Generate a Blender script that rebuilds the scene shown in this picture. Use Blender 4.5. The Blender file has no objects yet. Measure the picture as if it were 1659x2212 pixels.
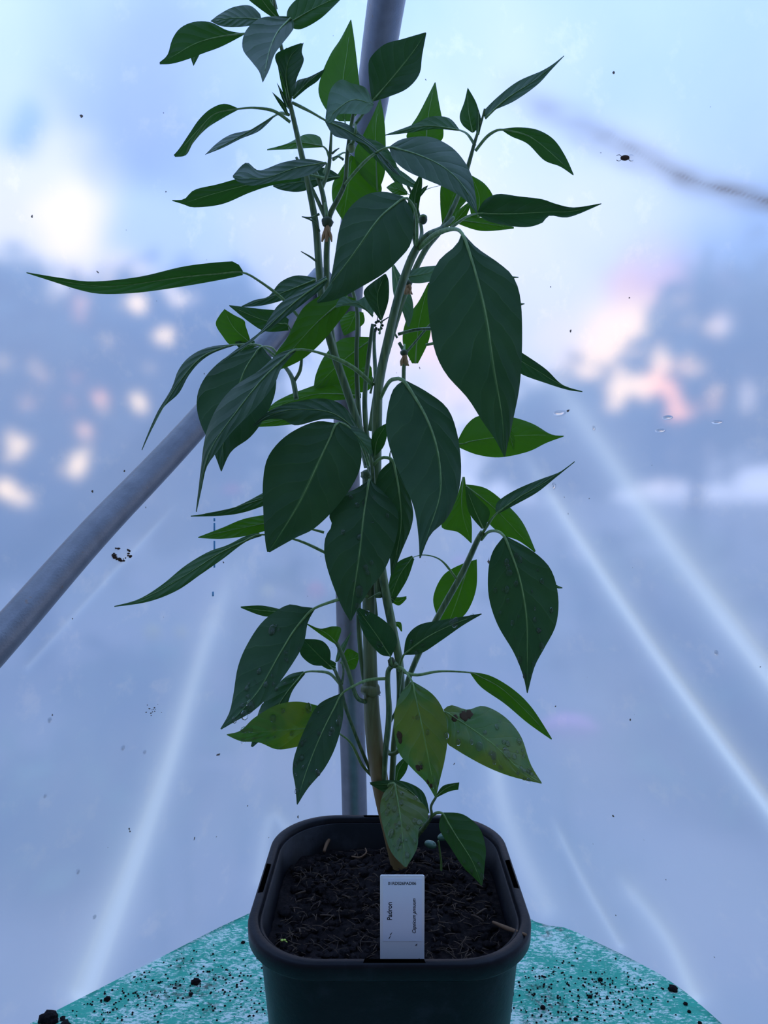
import bpy, bmesh, math, random
from mathutils import Vector, Matrix, noise
random.seed(7)
C = bpy.context.scene.collection
SC = bpy.context.scene

# ------------------------------------------------------------------ camera
F = 1540.0; W0, H0 = 1659.0, 2212.0
CAM = Vector((0, 0, 1.20)); PITCH = math.radians(2.3)
cd = bpy.data.cameras.new('camera'); cam = bpy.data.objects.new('camera', cd); C.objects.link(cam)
cd.sensor_fit = 'HORIZONTAL'; cd.sensor_width = 36.0; cd.lens = F / W0 * 36.0; cd.clip_start = 0.02
cam.location = CAM; cam.rotation_euler = (math.radians(90) - PITCH, 0, 0)
cd.dof.use_dof = True; cd.dof.focus_distance = 0.52; cd.dof.aperture_fstop = 40.0
SC.camera = cam
SC.view_settings.view_transform = 'Standard'; SC.view_settings.look = 'None'
SC.view_settings.gamma = 1.0; SC.view_settings.use_curve_mapping = False
SC.view_settings.exposure = 0.16

def ray(x, y):
    a = (x - W0 / 2) / F; c = (H0 / 2 - y) / F
    return Vector((a, math.cos(PITCH) + c * math.sin(PITCH), -math.sin(PITCH) + c * math.cos(PITCH)))
def P(x, y, Y):
    d = ray(x, y); return CAM + d * (Y / d.y)
def on_z(x, y, z):
    d = ray(x, y); return CAM + d * ((z - CAM.z) / d.z)

# ------------------------------------------------------------------ world: evening sky with soft clouds
def nd(nt, t, **kw):
    n = nt.nodes.new(t)
    for k, v in kw.items():
        if k in n.inputs.keys(): n.inputs[k].default_value = v
        else: setattr(n, k, v)
    return n
world = bpy.data.worlds.new('evening_sky'); SC.world = world; world.use_nodes = True
nt = world.node_tree; nt.nodes.clear(); lk = nt.links.new
tc = nd(nt, 'ShaderNodeTexCoord')
wn = nd(nt, 'ShaderNodeTexNoise'); wn.inputs['Scale'].default_value = 7.0; wn.inputs['Detail'].default_value = 4.0
lk(tc.outputs['Generated'], wn.inputs['Vector'])
sub = nd(nt, 'ShaderNodeVectorMath', operation='SUBTRACT'); sub.inputs[1].default_value = (.5, .5, .5)
lk(wn.outputs['Color'], sub.inputs[0])
wsc = nd(nt, 'ShaderNodeVectorMath', operation='SCALE'); wsc.inputs['Scale'].default_value = 0.22
lk(sub.outputs[0], wsc.inputs[0])
wad = nd(nt, 'ShaderNodeVectorMath', operation='ADD'); lk(tc.outputs['Generated'], wad.inputs[0]); lk(wsc.outputs[0], wad.inputs[1])
sx = nd(nt, 'ShaderNodeSeparateXYZ'); lk(tc.outputs['Generated'], sx.inputs[0])
rmp = nd(nt, 'ShaderNodeValToRGB'); rmp.color_ramp.interpolation = 'EASE'
mr = nd(nt, 'ShaderNodeMapRange'); mr.inputs['From Min'].default_value = -0.1; mr.inputs['From Max'].default_value = 1.0
lk(sx.outputs['Z'], mr.inputs['Value']); lk(mr.outputs[0], rmp.inputs[0])
cr = rmp.color_ramp
cr.elements[0].position = 0.0; cr.elements[0].color = (.40, .42, .50, 1)
cr.elements[1].position = 1.0; cr.elements[1].color = (.52, .78, 1.30, 1)
for p, c in ((.12, (.42, .44, .55, 1)), (.35, (.32, .38, .52, 1)), (.60, (.28, .38, .60, 1)), (.74, (.52, .78, 1.30, 1))):
    e = cr.elements.new(p); e.color = c
# front is open sky, behind the camera the tunnel is long and dim
fr = nd(nt, 'ShaderNodeMapRange', interpolation_type='SMOOTHSTEP'); fr.inputs['From Min'].default_value = -0.35; fr.inputs['From Max'].default_value = 0.25
fr.inputs['To Min'].default_value = 0.17; fr.inputs['To Max'].default_value = 1.0
lk(sx.outputs['Y'], fr.inputs['Value'])
col = rmp.outputs[0]
def addblob(col, x, y, rad, rgb, soft=0.6, warp=True):
    d = ray(x, y).normalized()
    dt = nd(nt, 'ShaderNodeVectorMath', operation='DISTANCE'); dt.inputs[1].default_value = d
    lk(wad.outputs[0] if warp else tc.outputs['Generated'], dt.inputs[0])
    m = nd(nt, 'ShaderNodeMapRange', interpolation_type='SMOOTHSTEP')
    r = rad / F
    m.inputs['From Min'].default_value = r; m.inputs['From Max'].default_value = r * (1 - soft)
    lk(dt.outputs['Value'], m.inputs['Value'])
    mx = nd(nt, 'ShaderNodeMix', data_type='RGBA'); mx.inputs['B'].default_value = (*rgb, 1) if False else mx.inputs['B'].default_value
    mx.inputs[7].default_value = (*rgb, 1)
    lk(m.outputs[0], mx.inputs[0]); lk(col, mx.inputs[6])
    return mx.outputs[2]
SKY_BLOBS = [
    # broad clouds
    (1180, 480, 560, (.60, .57, .52), .95), (1560, 120, 420, (.22, .30, .44), .9), (60, 120, 260, (.40, .46, .50), .7),
    (80, 400, 190, (.70, .62, .48), .6), (170, 470, 90, (.95, .75, .5), .6), (60, 240, 60, (.10, .2, .4), .6), (300, 290, 150, (.08, .12, .30), .9),
    (900, 620, 330, (.80, .62, .52), .9), (980, 720, 170, (.95, .55, .40), .9), (640, 480, 260, (.50, .46, .46), .9),
    (330, 150, 250, (.10, .10, .34), .9), (1640, 500, 170, (.12, .20, .36), .9), (1460, 640, 140, (.50, .24, .26), .6),
    (190, 900, 330, (1.7, 1.2, .6), .35), (1400, 800, 230, (1.05, .72, .38), .55), (150, 850, 100, (1.5, .5, .2), .7), (1480, 850, 70, (1.3, .55, .25), .7), (165, 650, 60, (1.5, .5, .3), .7),
]
for b in SKY_BLOBS: col = addblob(col, *b)
mulc = nd(nt, 'ShaderNodeVectorMath', operation='SCALE'); lk(col, mulc.inputs[0]); lk(fr.outputs[0], mulc.inputs['Scale'])
bg = nd(nt, 'ShaderNodeBackground'); bg.inputs['Strength'].default_value = 2.7; lk(mulc.outputs[0], bg.inputs['Color'])
wo = nd(nt, 'ShaderNodeOutputWorld'); lk(bg.outputs[0], wo.inputs['Surface'])

# ------------------------------------------------------------------ material helpers
def mat(name):
    m = bpy.data.materials.new(name); m.use_nodes = True; m.node_tree.nodes.clear(); return m, m.node_tree
def out(nt, sh):
    o = nt.nodes.new('ShaderNodeOutputMaterial'); nt.links.new(sh, o.inputs['Surface']); return o
def bsdf(nt, col, rough=.5, spec=.5, metal=0, **k):
    b = nt.nodes.new('ShaderNodeBsdfPrincipled')
    if isinstance(col, tuple): b.inputs['Base Color'].default_value = (*col, 1)
    else: nt.links.new(col, b.inputs['Base Color'])
    b.inputs['Roughness'].default_value = rough; b.inputs['Specular IOR Level'].default_value = spec; b.inputs['Metallic'].default_value = metal
    return b
def simple(name, col, rough=.5, spec=.5, metal=0, bump=None):
    m, t = mat(name); b = bsdf(t, col, rough, spec, metal)
    if bump:
        n = t.nodes.new('ShaderNodeTexNoise'); n.inputs['Scale'].default_value = bump[0]; n.inputs['Detail'].default_value = 6
        g = t.nodes.new('ShaderNodeNewGeometry'); t.links.new(g.outputs['Position'], n.inputs['Vector'])
        bp = t.nodes.new('ShaderNodeBump'); bp.inputs['Strength'].default_value = bump[1]; bp.inputs['Distance'].default_value = bump[2]
        t.links.new(n.outputs[0], bp.inputs['Height']); t.links.new(bp.outputs[0], b.inputs['Normal'])
    out(t, b.outputs[0]); return m
def math_(t, op, a, b=None, c=None, clamp=False):
    n = t.nodes.new('ShaderNodeMath'); n.operation = op; n.use_clamp = clamp
    for i, v in enumerate((a, b, c)):
        if v is None: continue
        if isinstance(v, (int, float)): n.inputs[i].default_value = v
        else: t.links.new(v, n.inputs[i])
    return n.outputs[0]
def mixc(t, f, a, b):
    n = t.nodes.new('ShaderNodeMix'); n.data_type = 'RGBA'
    for i, v in ((0, f), (6, a), (7, b)):
        if isinstance(v, tuple): n.inputs[i].default_value = (*v, 1)
        elif isinstance(v, (int, float)): n.inputs[i].default_value = v
        else: t.links.new(v, n.inputs[i])
    return n.outputs[2]
def noise_(t, scale, detail=4, vec=None, rough=.5):
    n = t.nodes.new('ShaderNodeTexNoise'); n.inputs['Scale'].default_value = scale; n.inputs['Detail'].default_value = detail; n.inputs['Roughness'].default_value = rough
    if vec is None:
        g = t.nodes.new('ShaderNodeNewGeometry'); vec = g.outputs['Position']
    t.links.new(vec, n.inputs['Vector']); return n.outputs[0]
def ramp_(t, v, lo, hi):
    n = t.nodes.new('ShaderNodeMapRange'); n.interpolation_type = 'SMOOTHSTEP'
    n.inputs['From Min'].default_value = lo; n.inputs['From Max'].default_value = hi; t.links.new(v, n.inputs['Value']); return n.outputs[0]

def leaf_mat(name, dark, light, trans, tfac=.35, yellow=0, rough=.36, sheen=.25):
    m, t = mat(name)
    uv = t.nodes.new('ShaderNodeUVMap'); uv.uv_map = 'UVMap'
    sp = t.nodes.new('ShaderNodeSeparateXYZ'); t.links.new(uv.outputs[0], sp.inputs[0])
    u, v = sp.outputs[0], sp.outputs[1]
    su = math_(t, 'SUBTRACT', u, .5); au = math_(t, 'MULTIPLY', math_(t, 'ABSOLUTE', su), 2.0)
    side = math_(t, 'MULTIPLY', math_(t, 'GREATER_THAN', su, 0.0), .45)
    wob = math_(t, 'MULTIPLY', noise_(t, 45, 2), .8)
    ph = math_(t, 'ADD', math_(t, 'SUBTRACT', math_(t, 'MULTIPLY', v, 6.5), math_(t, 'MULTIPLY', math_(t, 'POWER', au, .85), 1.9)), math_(t, 'ADD', side, wob))
    fr = math_(t, 'FRACT', ph); dd = math_(t, 'ABSOLUTE', math_(t, 'SUBTRACT', fr, .5))   # .5 at the vein
    vein = ramp_(t, dd, .44, .495)
    vein = math_(t, 'MULTIPLY', vein, ramp_(t, au, 1.0, .75))
    midr = ramp_(t, au, .05, .02)
    allv = math_(t, 'MAXIMUM', math_(t, 'MULTIPLY', vein, .12), math_(t, 'MULTIPLY', midr, .8))
    fine = noise_(t, 900, 3)
    base = mixc(t, noise_(t, 45, 5), dark, tuple(a * .6 + b * .4 for a, b in zip(dark, light)))
    if yellow:
        ym = math_(t, 'MULTIPLY', ramp_(t, noise_(t, 38, 3), .42, .62), yellow)
        base = mixc(t, ym, base, (.13, .15, .012))
        spot = ramp_(t, noise_(t, 150, 3), .70, .74)
        base = mixc(t, math_(t, 'MULTIPLY', spot, .8), base, (.07, .035, .012))
    colr = mixc(t, allv, base, light)
    h = math_(t, 'ADD', math_(t, 'MULTIPLY', math_(t, 'POWER', math_(t, 'MULTIPLY', math_(t, 'SUBTRACT', .5, dd), 2.0), .5), 1.0), math_(t, 'MULTIPLY', fine, .06))
    bp = t.nodes.new('ShaderNodeBump'); bp.inputs['Strength'].default_value = .45; bp.inputs['Distance'].default_value = .0009
    t.links.new(h, bp.inputs['Height'])
    b = bsdf(t, colr, rough + .06, .20 + (.5 if yellow else 0)); t.links.new(bp.outputs[0], b.inputs['Normal'])
    pass
    tr = t.nodes.new('ShaderNodeBsdfTranslucent')
    tcol = mixc(t, math_(t, 'MULTIPLY', allv, .7), mixc(t, noise_(t, 50, 3), trans, tuple(c * .75 for c in trans)), tuple(min(1, c * 1.35 + .02) for c in trans))
    if yellow: tcol = mixc(t, ym, tcol, (.35, .40, .02))
    t.links.new(tcol, tr.inputs['Color']); t.links.new(bp.outputs[0], tr.inputs['Normal'])
    mx = t.nodes.new('ShaderNodeMixShader'); mx.inputs[0].default_value = tfac
    t.links.new(b.outputs[0], mx.inputs[1]); t.links.new(tr.outputs[0], mx.inputs[2]); out(t, mx.outputs[0])
    return m
M = {}
M['D'] = leaf_mat('leaf_mature', (.013, .046, .024), (.10, .20, .07), (.025, .11, .012), .28)
M['N'] = leaf_mat('leaf_middle', (.018, .062, .024), (.11, .23, .07), (.030, .13, .005), .38)
M['G'] = leaf_mat('leaf_young', (.030, .10, .014), (.10, .22, .035), (.065, .23, .004), .48)
M['Y'] = leaf_mat('leaf_yellowing', (.040, .11, .025), (.15, .27, .06), (.075, .24, .01), .40, yellow=.38, rough=.22)
M['W'] = leaf_mat('leaf_pale_underside', (.10, .17, .13), (.20, .30, .15), (.06, .22, .03), .32, rough=.6)

def stem_mat(name, a, b, c=None):
    m, t = mat(name)
    g = t.nodes.new('ShaderNodeNewGeometry'); mp = t.nodes.new('ShaderNodeMapping'); mp.inputs['Scale'].default_value = (1, 1, .08)
    t.links.new(g.outputs['Position'], mp.inputs['Vector'])
    n = noise_(t, 420, 4, mp.outputs[0]); cc = mixc(t, ramp_(t, n, .35, .65), a, b)
    if c:
        sp = t.nodes.new('ShaderNodeSeparateXYZ'); t.links.new(g.outputs['Position'], sp.inputs[0])
        cc = mixc(t, math_(t, 'MULTIPLY', ramp_(t, math_(t, 'ADD', sp.outputs[2], math_(t, 'MULTIPLY', n, .05)), 1.12, .97), .85), cc, c)
    s = bsdf(t, cc, .45, .5)
    bp = t.nodes.new('ShaderNodeBump'); bp.inputs['Strength'].default_value = .4; bp.inputs['Distance'].default_value = .0006
    t.links.new(n, bp.inputs['Height']); t.links.new(bp.outputs[0], s.inputs['Normal'])
    s.inputs['Subsurface Weight'].default_value = .0
    out(t, s.outputs[0]); return m
M['stem'] = stem_mat('stem_green', (.045, .10, .035), (.12, .20, .07))
M['trunk'] = stem_mat('stem_woody', (.05, .10, .035), (.12, .17, .07), (.26, .17, .07))
M['stalk'] = stem_mat('leaf_stalk_green', (.10, .20, .05), (.17, .30, .09))
M['dry'] = simple('dried_petal', (.42, .26, .13), .8, .2, bump=(300, .5, .001))
M['bud'] = simple('bud_green', (.22, .30, .12), .5, .4)
M['calyx'] = simple('calyx_dark', (.035, .06, .02), .5, .4)
m, t = mat('water'); gl = t.nodes.new('ShaderNodeBsdfGlass'); gl.inputs['IOR'].default_value = 1.33; gl.inputs['Roughness'].default_value = 0.02; out(t, gl.outputs[0]); M['water'] = m

# ------------------------------------------------------------------ mesh helpers
def link(name, me, parent=None, m=None):
    o = bpy.data.objects.new(name, me); C.objects.link(o)
    if parent: o.parent = parent
    if m: me.materials.append(m)
    return o
def tag(o, label=None, cat=None, group=None, kind=None):
    if label: o['label'] = label
    if cat: o['category'] = cat
    if group: o['group'] = group
    if kind: o['kind'] = kind
    return o
def empty(name, loc=(0, 0, 0), parent=None):
    o = bpy.data.objects.new(name, None); C.objects.link(o); o.location = loc; o.empty_display_size = .01
    if parent: o.parent = parent
    return o
class MB:
    def __init__(s): s.v = []; s.f = []; s.uv = []
    def mesh(s, name, smooth=True):
        me = bpy.data.meshes.new(name); me.from_pydata([tuple(v) for v in s.v], [], s.f); me.update()
        if s.uv:
            l = me.uv_layers.new(name='UVMap')
            for lp in me.loops: l.data[lp.index].uv = s.uv[lp.vertex_index]
        if smooth: me.polygons.foreach_set('use_smooth', [True] * len(me.polygons))
        return me
def cr_point(p, i, t):
    p0 = p[max(i - 1, 0)]; p1 = p[i]; p2 = p[i + 1]; p3 = p[min(i + 2, len(p) - 1)]
    return .5 * ((2 * p1) + (p2 - p0) * t + (2 * p0 - 5 * p1 + 4 * p2 - p3) * t * t + (3 * p1 - p0 - 3 * p2 + p3) * t ** 3)
def spline(pts, n):
    pts = [Vector(p) for p in pts]
    d = []
    for i in range(len(pts) - 1):
        for k in range(10): d.append(cr_point(pts, i, k / 10))
    d.append(pts[-1])
    L = [0]
    for a, b in zip(d, d[1:]): L.append(L[-1] + (b - a).length)
    res = []; j = 0
    for k in range(n):
        s = L[-1] * k / (n - 1)
        while j < len(L) - 2 and L[j + 1] < s: j += 1
        w = (s - L[j]) / max(1e-9, L[j + 1] - L[j]); res.append(d[j].lerp(d[j + 1], min(1, max(0, w))))
    return res
def add_tube(mb, pts, radii, n=None, seg=8, ridge=0, caps=True):
    n = n or max(4, len(pts) * 5)
    p = spline(pts, n)
    def rad(f):
        x = f * (len(radii) - 1); i = min(int(x), len(radii) - 2) if len(radii) > 1 else 0
        return radii[0] if len(radii) == 1 else radii[i] + (radii[i + 1] - radii[i]) * (x - i)
    up = None; base = len(mb.v)
    for i, q in enumerate(p):
        tg = (p[min(i + 1, n - 1)] - p[max(i - 1, 0)]).normalized()
        if up is None: up = tg.orthogonal().normalized()
        up = (up - tg * up.dot(tg)).normalized(); sd = tg.cross(up); r = rad(i / (n - 1))
        for k in range(seg):
            a = 2 * math.pi * k / seg; rr = r * (1 + (ridge if k % 2 else -ridge))
            mb.v.append(q + (up * math.cos(a) + sd * math.sin(a)) * rr)
    for i in range(n - 1):
        for k in range(seg):
            k2 = (k + 1) % seg
            mb.f.append((base + i * seg + k, base + i * seg + k2, base + (i + 1) * seg + k2, base + (i + 1) * seg + k))
    if caps:
        mb.f.append(tuple(base + k for k in reversed(range(seg)))); mb.f.append(tuple(base + (n - 1) * seg + k for k in range(seg)))
def add_ball(mb, c, r, sc=(1, 1, 1), nu=10, nv=7, jit=0, rot=None):
    base = len(mb.v); c = Vector(c)
    for i in range(nv + 1):
        th = math.pi * i / nv
        for k in range(nu):
            ph = 2 * math.pi * k / nu
            v = Vector((math.sin(th) * math.cos(ph) * sc[0], math.sin(th) * math.sin(ph) * sc[1], math.cos(th) * sc[2])) * r
            if jit: v *= 1 + jit * noise.noise(v * (2.0 / r) + c * 90)
            if rot: v = rot @ v
            mb.v.append(c + v)
    for i in range(nv):
        for k in range(nu):
            k2 = (k + 1) % nu
            mb.f.append((base + i * nu + k, base + (i + 1) * nu + k, base + (i + 1) * nu + k2, base + i * nu + k2))
def add_box(mb, lo, hi):
    b = len(mb.v); (x0, y0, z0), (x1, y1, z1) = lo, hi
    mb.v += [Vector(v) for v in ((x0, y0, z0), (x1, y0, z0), (x1, y1, z0), (x0, y1, z0), (x0, y0, z1), (x1, y0, z1), (x1, y1, z1), (x0, y1, z1))]
    mb.f += [tuple(b + i for i in f) for f in ((3, 2, 1, 0), (4, 5, 6, 7), (0, 1, 5, 4), (1, 2, 6, 5), (2, 3, 7, 6), (3, 0, 4, 7))]
def interp(tab, x):
    if x <= tab[0][0]: return tab[0][1]
    for (a, va), (b, vb) in zip(tab, tab[1:]):
        if x <= b: return va + (vb - va) * (x - a) / (b - a)
    return tab[-1][1]

# ------------------------------------------------------------------ polythene film walls of the tunnel
def lean(z): return 1.05 * max(0.0, (z - 1.15) / .66) ** 5
def film_plan(s):           # s in [-1,1]; the film turns the corner behind the pole at s = 0
    a = abs(s) * 1.55
    sgn = -1 if s < 0 else 1
    k = .68 if s < 0 else .80
    rx = math.sqrt(a * a + .05 ** 2) - .05
    L = math.hypot(k, 1)
    return Vector((-.045 + sgn * rx * k / L, 1.105 - rx / L)), Vector((-sgn * 1 / L * min(1, a / .1), -k / L - (1 - min(1, a / .1)) * (1 - k / L)))
def film_pt(s, z):
    p, _ = film_plan(s)
    off = lean(z)
    ctr = Vector((-.02, -.2)); d = (ctr - p); 
    q = p + d.normalized() * min(off * (.75 + .25 * (d.length / 1.3)), d.length * .9)
    w = .006 * noise.noise(Vector((s * 5, z * 2.2, 0))) + .003 * noise.noise(Vector((s * 14, z * 5, 3)))
    return Vector((q.x, q.y + w, z))
# creases with their light streaks painted in: pixel polylines on the film -> param space by nearest search
NS, NZ = 900, 560
Z0f, Z1f = 0.0, 1.81
def zrow(j):
    f = j / (NZ - 1); return Z0f + (Z1f - Z0f) * f ** .62
grid = [[None] * NZ for _ in range(NS)]
for i in range(NS):
    for j in range(NZ):
        grid[i][j] = film_pt(-1 + 2 * i / (NS - 1), zrow(j))
def topx(v):
    r = v - CAM; cp, sp_ = math.cos(PITCH), math.sin(PITCH)
    fw = r.y * cp - r.z * sp_; upv = r.y * sp_ + r.z * cp
    if fw < .05: return None
    return (W0 / 2 + r.x / fw * F, H0 / 2 - upv / fw * F)
# (polyline, half width px at start, at end, strength start, end)
CREASE_GLINTS = [
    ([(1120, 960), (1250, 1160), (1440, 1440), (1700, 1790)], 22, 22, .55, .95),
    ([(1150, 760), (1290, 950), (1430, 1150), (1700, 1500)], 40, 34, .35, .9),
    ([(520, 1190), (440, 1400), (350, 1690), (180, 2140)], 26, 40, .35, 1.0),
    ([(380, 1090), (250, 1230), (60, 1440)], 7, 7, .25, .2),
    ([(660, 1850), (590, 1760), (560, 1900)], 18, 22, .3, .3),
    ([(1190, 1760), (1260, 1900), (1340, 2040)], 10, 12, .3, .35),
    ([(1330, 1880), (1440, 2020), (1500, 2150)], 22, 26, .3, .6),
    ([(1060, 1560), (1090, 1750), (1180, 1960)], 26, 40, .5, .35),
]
DIRT = [
    ([(1060, 175), (1160, 225), (1290, 290), (1400, 345), (1500, 395), (1700, 452)], 40, 26, .4, .75),
    ([(1240, 255), (1330, 300), (1470, 382), (1700, 448)], 11, 9, .5, 1.0),
    ([(1180, 240), (1300, 330), (1500, 400)], 22, 22, .3, .35),
]
import numpy as np
gv = np.array([[tuple(v) for v in row] for row in grid]).reshape(-1, 3)
cp_, sp_ = math.cos(PITCH), math.sin(PITCH)
rz_ = gv[:, 2] - CAM.z; fw_ = gv[:, 1] * cp_ - rz_ * sp_; up_ = gv[:, 1] * sp_ + rz_ * cp_
okv = fw_ > .1; fws = np.where(okv, fw_, 1.0)
PXX = W0 / 2 + gv[:, 0] / fws * F; PYY = H0 / 2 - up_ / fws * F
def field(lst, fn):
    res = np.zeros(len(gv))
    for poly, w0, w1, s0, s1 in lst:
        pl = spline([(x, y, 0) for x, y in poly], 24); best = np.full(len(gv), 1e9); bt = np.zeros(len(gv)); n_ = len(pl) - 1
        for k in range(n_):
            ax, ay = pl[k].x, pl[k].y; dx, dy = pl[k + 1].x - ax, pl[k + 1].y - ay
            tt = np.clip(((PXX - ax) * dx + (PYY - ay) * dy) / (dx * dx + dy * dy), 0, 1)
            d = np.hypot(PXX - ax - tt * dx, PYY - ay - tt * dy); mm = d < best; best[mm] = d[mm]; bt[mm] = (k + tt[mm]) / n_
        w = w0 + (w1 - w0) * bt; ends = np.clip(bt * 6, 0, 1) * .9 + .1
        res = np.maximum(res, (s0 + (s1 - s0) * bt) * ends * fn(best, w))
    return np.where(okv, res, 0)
CV = field(CREASE_GLINTS, lambda d, w: .55 * np.exp(-(d / w * 1.7) ** 2) + .45 * np.exp(-(d / w * .7) ** 2))
DV = field(DIRT, lambda d, w: np.exp(-(d / w) ** 2))
nzv = np.array([noise.noise(Vector((a_ / 60, b_ / 30, 0))) if q_ > .01 else 0 for a_, b_, q_ in zip(PXX, PYY, DV)])
DV = np.clip(DV * (.95 + .35 * nzv), 0, 1)
tc_ = np.stack([-gv[:, 0], -gv[:, 1], np.zeros(len(gv))], 1); tc_ /= np.maximum(1e-6, np.linalg.norm(tc_, axis=1))[:, None]
vs = (gv + tc_ * (CV * .004 + DV * .003)[:, None]).tolist(); cre_glint = CV.astype(np.float32); dirt = DV.astype(np.float32)
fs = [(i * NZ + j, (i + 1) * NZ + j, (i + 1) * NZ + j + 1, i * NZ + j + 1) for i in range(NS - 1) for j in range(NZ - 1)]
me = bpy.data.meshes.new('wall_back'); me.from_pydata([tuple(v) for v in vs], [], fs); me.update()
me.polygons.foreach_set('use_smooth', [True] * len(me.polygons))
for nm, arr in (('crease', cre_glint), ('dirt', dirt)):
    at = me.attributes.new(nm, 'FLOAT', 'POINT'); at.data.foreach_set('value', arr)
m, t = mat('polythene_film')
geo = t.nodes.new('ShaderNodeNewGeometry')
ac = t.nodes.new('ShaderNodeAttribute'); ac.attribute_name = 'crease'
ad = t.nodes.new('ShaderNodeAttribute'); ad.attribute_name = 'dirt'
n1 = noise_(t, 3.2, 5); n2 = noise_(t, 26, 6, rough=.6)
hz = mixc(t, ramp_(t, n1, .3, .7), (.56, .69, .90), (.72, .80, .95))
hz = mixc(t, math_(t, 'MULTIPLY', ramp_(t, n2, .55, .72), .5), hz, (.85, .88, .96))
hz = mixc(t, math_(t, 'MINIMUM', math_(t, 'MULTIPLY', ac.outputs['Fac'], 1.6), 1.0), hz, (.93, .98, 1.0))  # glints of light along the creases, painted into the film colour
hz = mixc(t, math_(t, 'MULTIPLY', ad.outputs['Fac'], .95, clamp=True), hz, (.26, .21, .18))
speck = ramp_(t, noise_(t, 95, 2), .765, .785)
hz = mixc(t, speck, hz, (.05, .04, .03))
tr = t.nodes.new('ShaderNodeBsdfTranslucent'); t.links.new(hz, tr.inputs['Color'])
df = t.nodes.new('ShaderNodeBsdfDiffuse'); t.links.new(hz, df.inputs['Color'])
rf = t.nodes.new('ShaderNodeBsdfRefraction'); rf.inputs['IOR'].default_value = 1.25; rf.inputs['Roughness'].default_value = .25
rf.inputs['Color'].default_value = (.96, .97, 1, 1); t.links.new(geo.outputs['Incoming'], rf.inputs['Normal'])
gs = t.nodes.new('ShaderNodeBsdfGlossy'); gs.inputs['Roughness'].default_value = .25; gs.inputs['Color'].default_value = (.9, .9, .95, 1)
bp = t.nodes.new('ShaderNodeBump'); bp.inputs['Strength'].default_value = .25; bp.inputs['Distance'].default_value = .004; t.links.new(n2, bp.inputs['Height'])
t.links.new(bp.outputs[0], gs.inputs['Normal'])
ma = t.nodes.new('ShaderNodeMixShader'); ma.inputs[0].default_value = .10; t.links.new(tr.outputs[0], ma.inputs[1]); t.links.new(df.outputs[0], ma.inputs[2])
mb_ = t.nodes.new('ShaderNodeMixShader')      # 0 = scattered, 1 = seen through
fth = math_(t, 'SUBTRACT', .30, math_(t, 'MULTIPLY', ac.outputs['Fac'], .29)); fth = math_(t, 'SUBTRACT', fth, math_(t, 'MULTIPLY', ad.outputs['Fac'], .3)); fth = math_(t, 'MULTIPLY', math_(t, 'SUBTRACT', 1.0, speck), fth, clamp=True)  # the painted crease glints also scatter more and show less behind
t.links.new(fth, mb_.inputs[0]); t.links.new(ma.outputs[0], mb_.inputs[1]); t.links.new(rf.outputs[0], mb_.inputs[2])
mc = t.nodes.new('ShaderNodeMixShader'); mc.inputs[0].default_value = .05; t.links.new(mb_.outputs[0], mc.inputs[1]); t.links.new(gs.outputs[0], mc.inputs[2])
out(t, mc.outputs[0]); M['film'] = m
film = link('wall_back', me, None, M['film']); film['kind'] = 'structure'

# ground inside and outside
m, t = mat('garden_ground'); cc = mixc(t, ramp_(t, noise_(t, 1.3, 6), .35, .65), (.09, .11, .08), (.20, .15, .14)); b = bsdf(t, cc, .9, .2); out(t, b.outputs[0])
mb = MB(); mb.v = [Vector(v) for v in ((-30, -8, 0), (30, -8, 0), (30, 50, 0), (-30, 50, 0))]; mb.f = [(0, 1, 2, 3)]
fl = link('floor', mb.mesh('floor', False), None, m); fl['kind'] = 'structure'

# ------------------------------------------------------------------ outdoor planting seen softly through the film
m, t = mat('hedge_leaf'); b = bsdf(t, (.16, .24, .16), .6, .3); tl_ = t.nodes.new('ShaderNodeBsdfTranslucent'); tl_.inputs['Color'].default_value = (.42, .52, .42, 1)
mx = t.nodes.new('ShaderNodeMixShader'); mx.inputs[0].default_value = .5; t.links.new(b.outputs[0], mx.inputs[1]); t.links.new(tl_.outputs[0], mx.inputs[2]); out(t, mx.outputs[0]); M['hedge'] = m
M['bark'] = simple('bark', (.09, .065, .045), .9, .2, bump=(60, .6, .01))
M['redp'] = simple('red_petal', (.9, .03, .05), .5, .3)
M['yelp'] = simple('yellow_petal', (1.0, .75, .12), .5, .3)
M['pinkp'] = simple('pink_petal', (.85, .20, .45), .5, .3)
def leafcloud(mb, blobs, n, size, rnd, holes=()):
    for _ in range(n):
        for _try in range(20):
            c, r = rnd.choice(blobs)
            v = Vector((rnd.gauss(0, 1), rnd.gauss(0, 1), rnd.gauss(0, 1))).normalized() * (rnd.random() ** .4) * (1 if rnd.random() < .8 else rnd.uniform(1, 1.45))
            p = Vector(c) + Vector((v.x * r[0], v.y * r[1], v.z * r[2]))
            if p.z < .03: continue
            q = topx(p); bad = False
            if q:
                q = (q[0] + 22 * noise.noise(Vector((q[0] / 22, q[1] / 22, 5))), q[1] + 22 * noise.noise(Vector((q[0] / 22, q[1] / 22, 9))))
                for hx, hy, rx_, ry_ in holes:
                    if ((q[0] - hx) / rx_) ** 2 + ((q[1] - hy) / ry_) ** 2 < 1: bad = True; break
            if not bad: break
        else: continue
        d = Vector((rnd.gauss(0, 1), rnd.gauss(0, 1), rnd.gauss(0, .6))).normalized(); u = d.orthogonal().normalized()
        u.rotate(Matrix.Rotation(rnd.random() * 6.28, 3, d)); s = size * (.6 + .8 * rnd.random())
        b = len(mb.v); mb.v += [p - d * s, p + u * s * .45, p + d * s, p - u * s * .45]; mb.f.append((b, b + 1, b + 2, b + 3))
M['shrub'] = simple('shrub_leaf', (.06, .15, .05), .6, .3)
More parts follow.
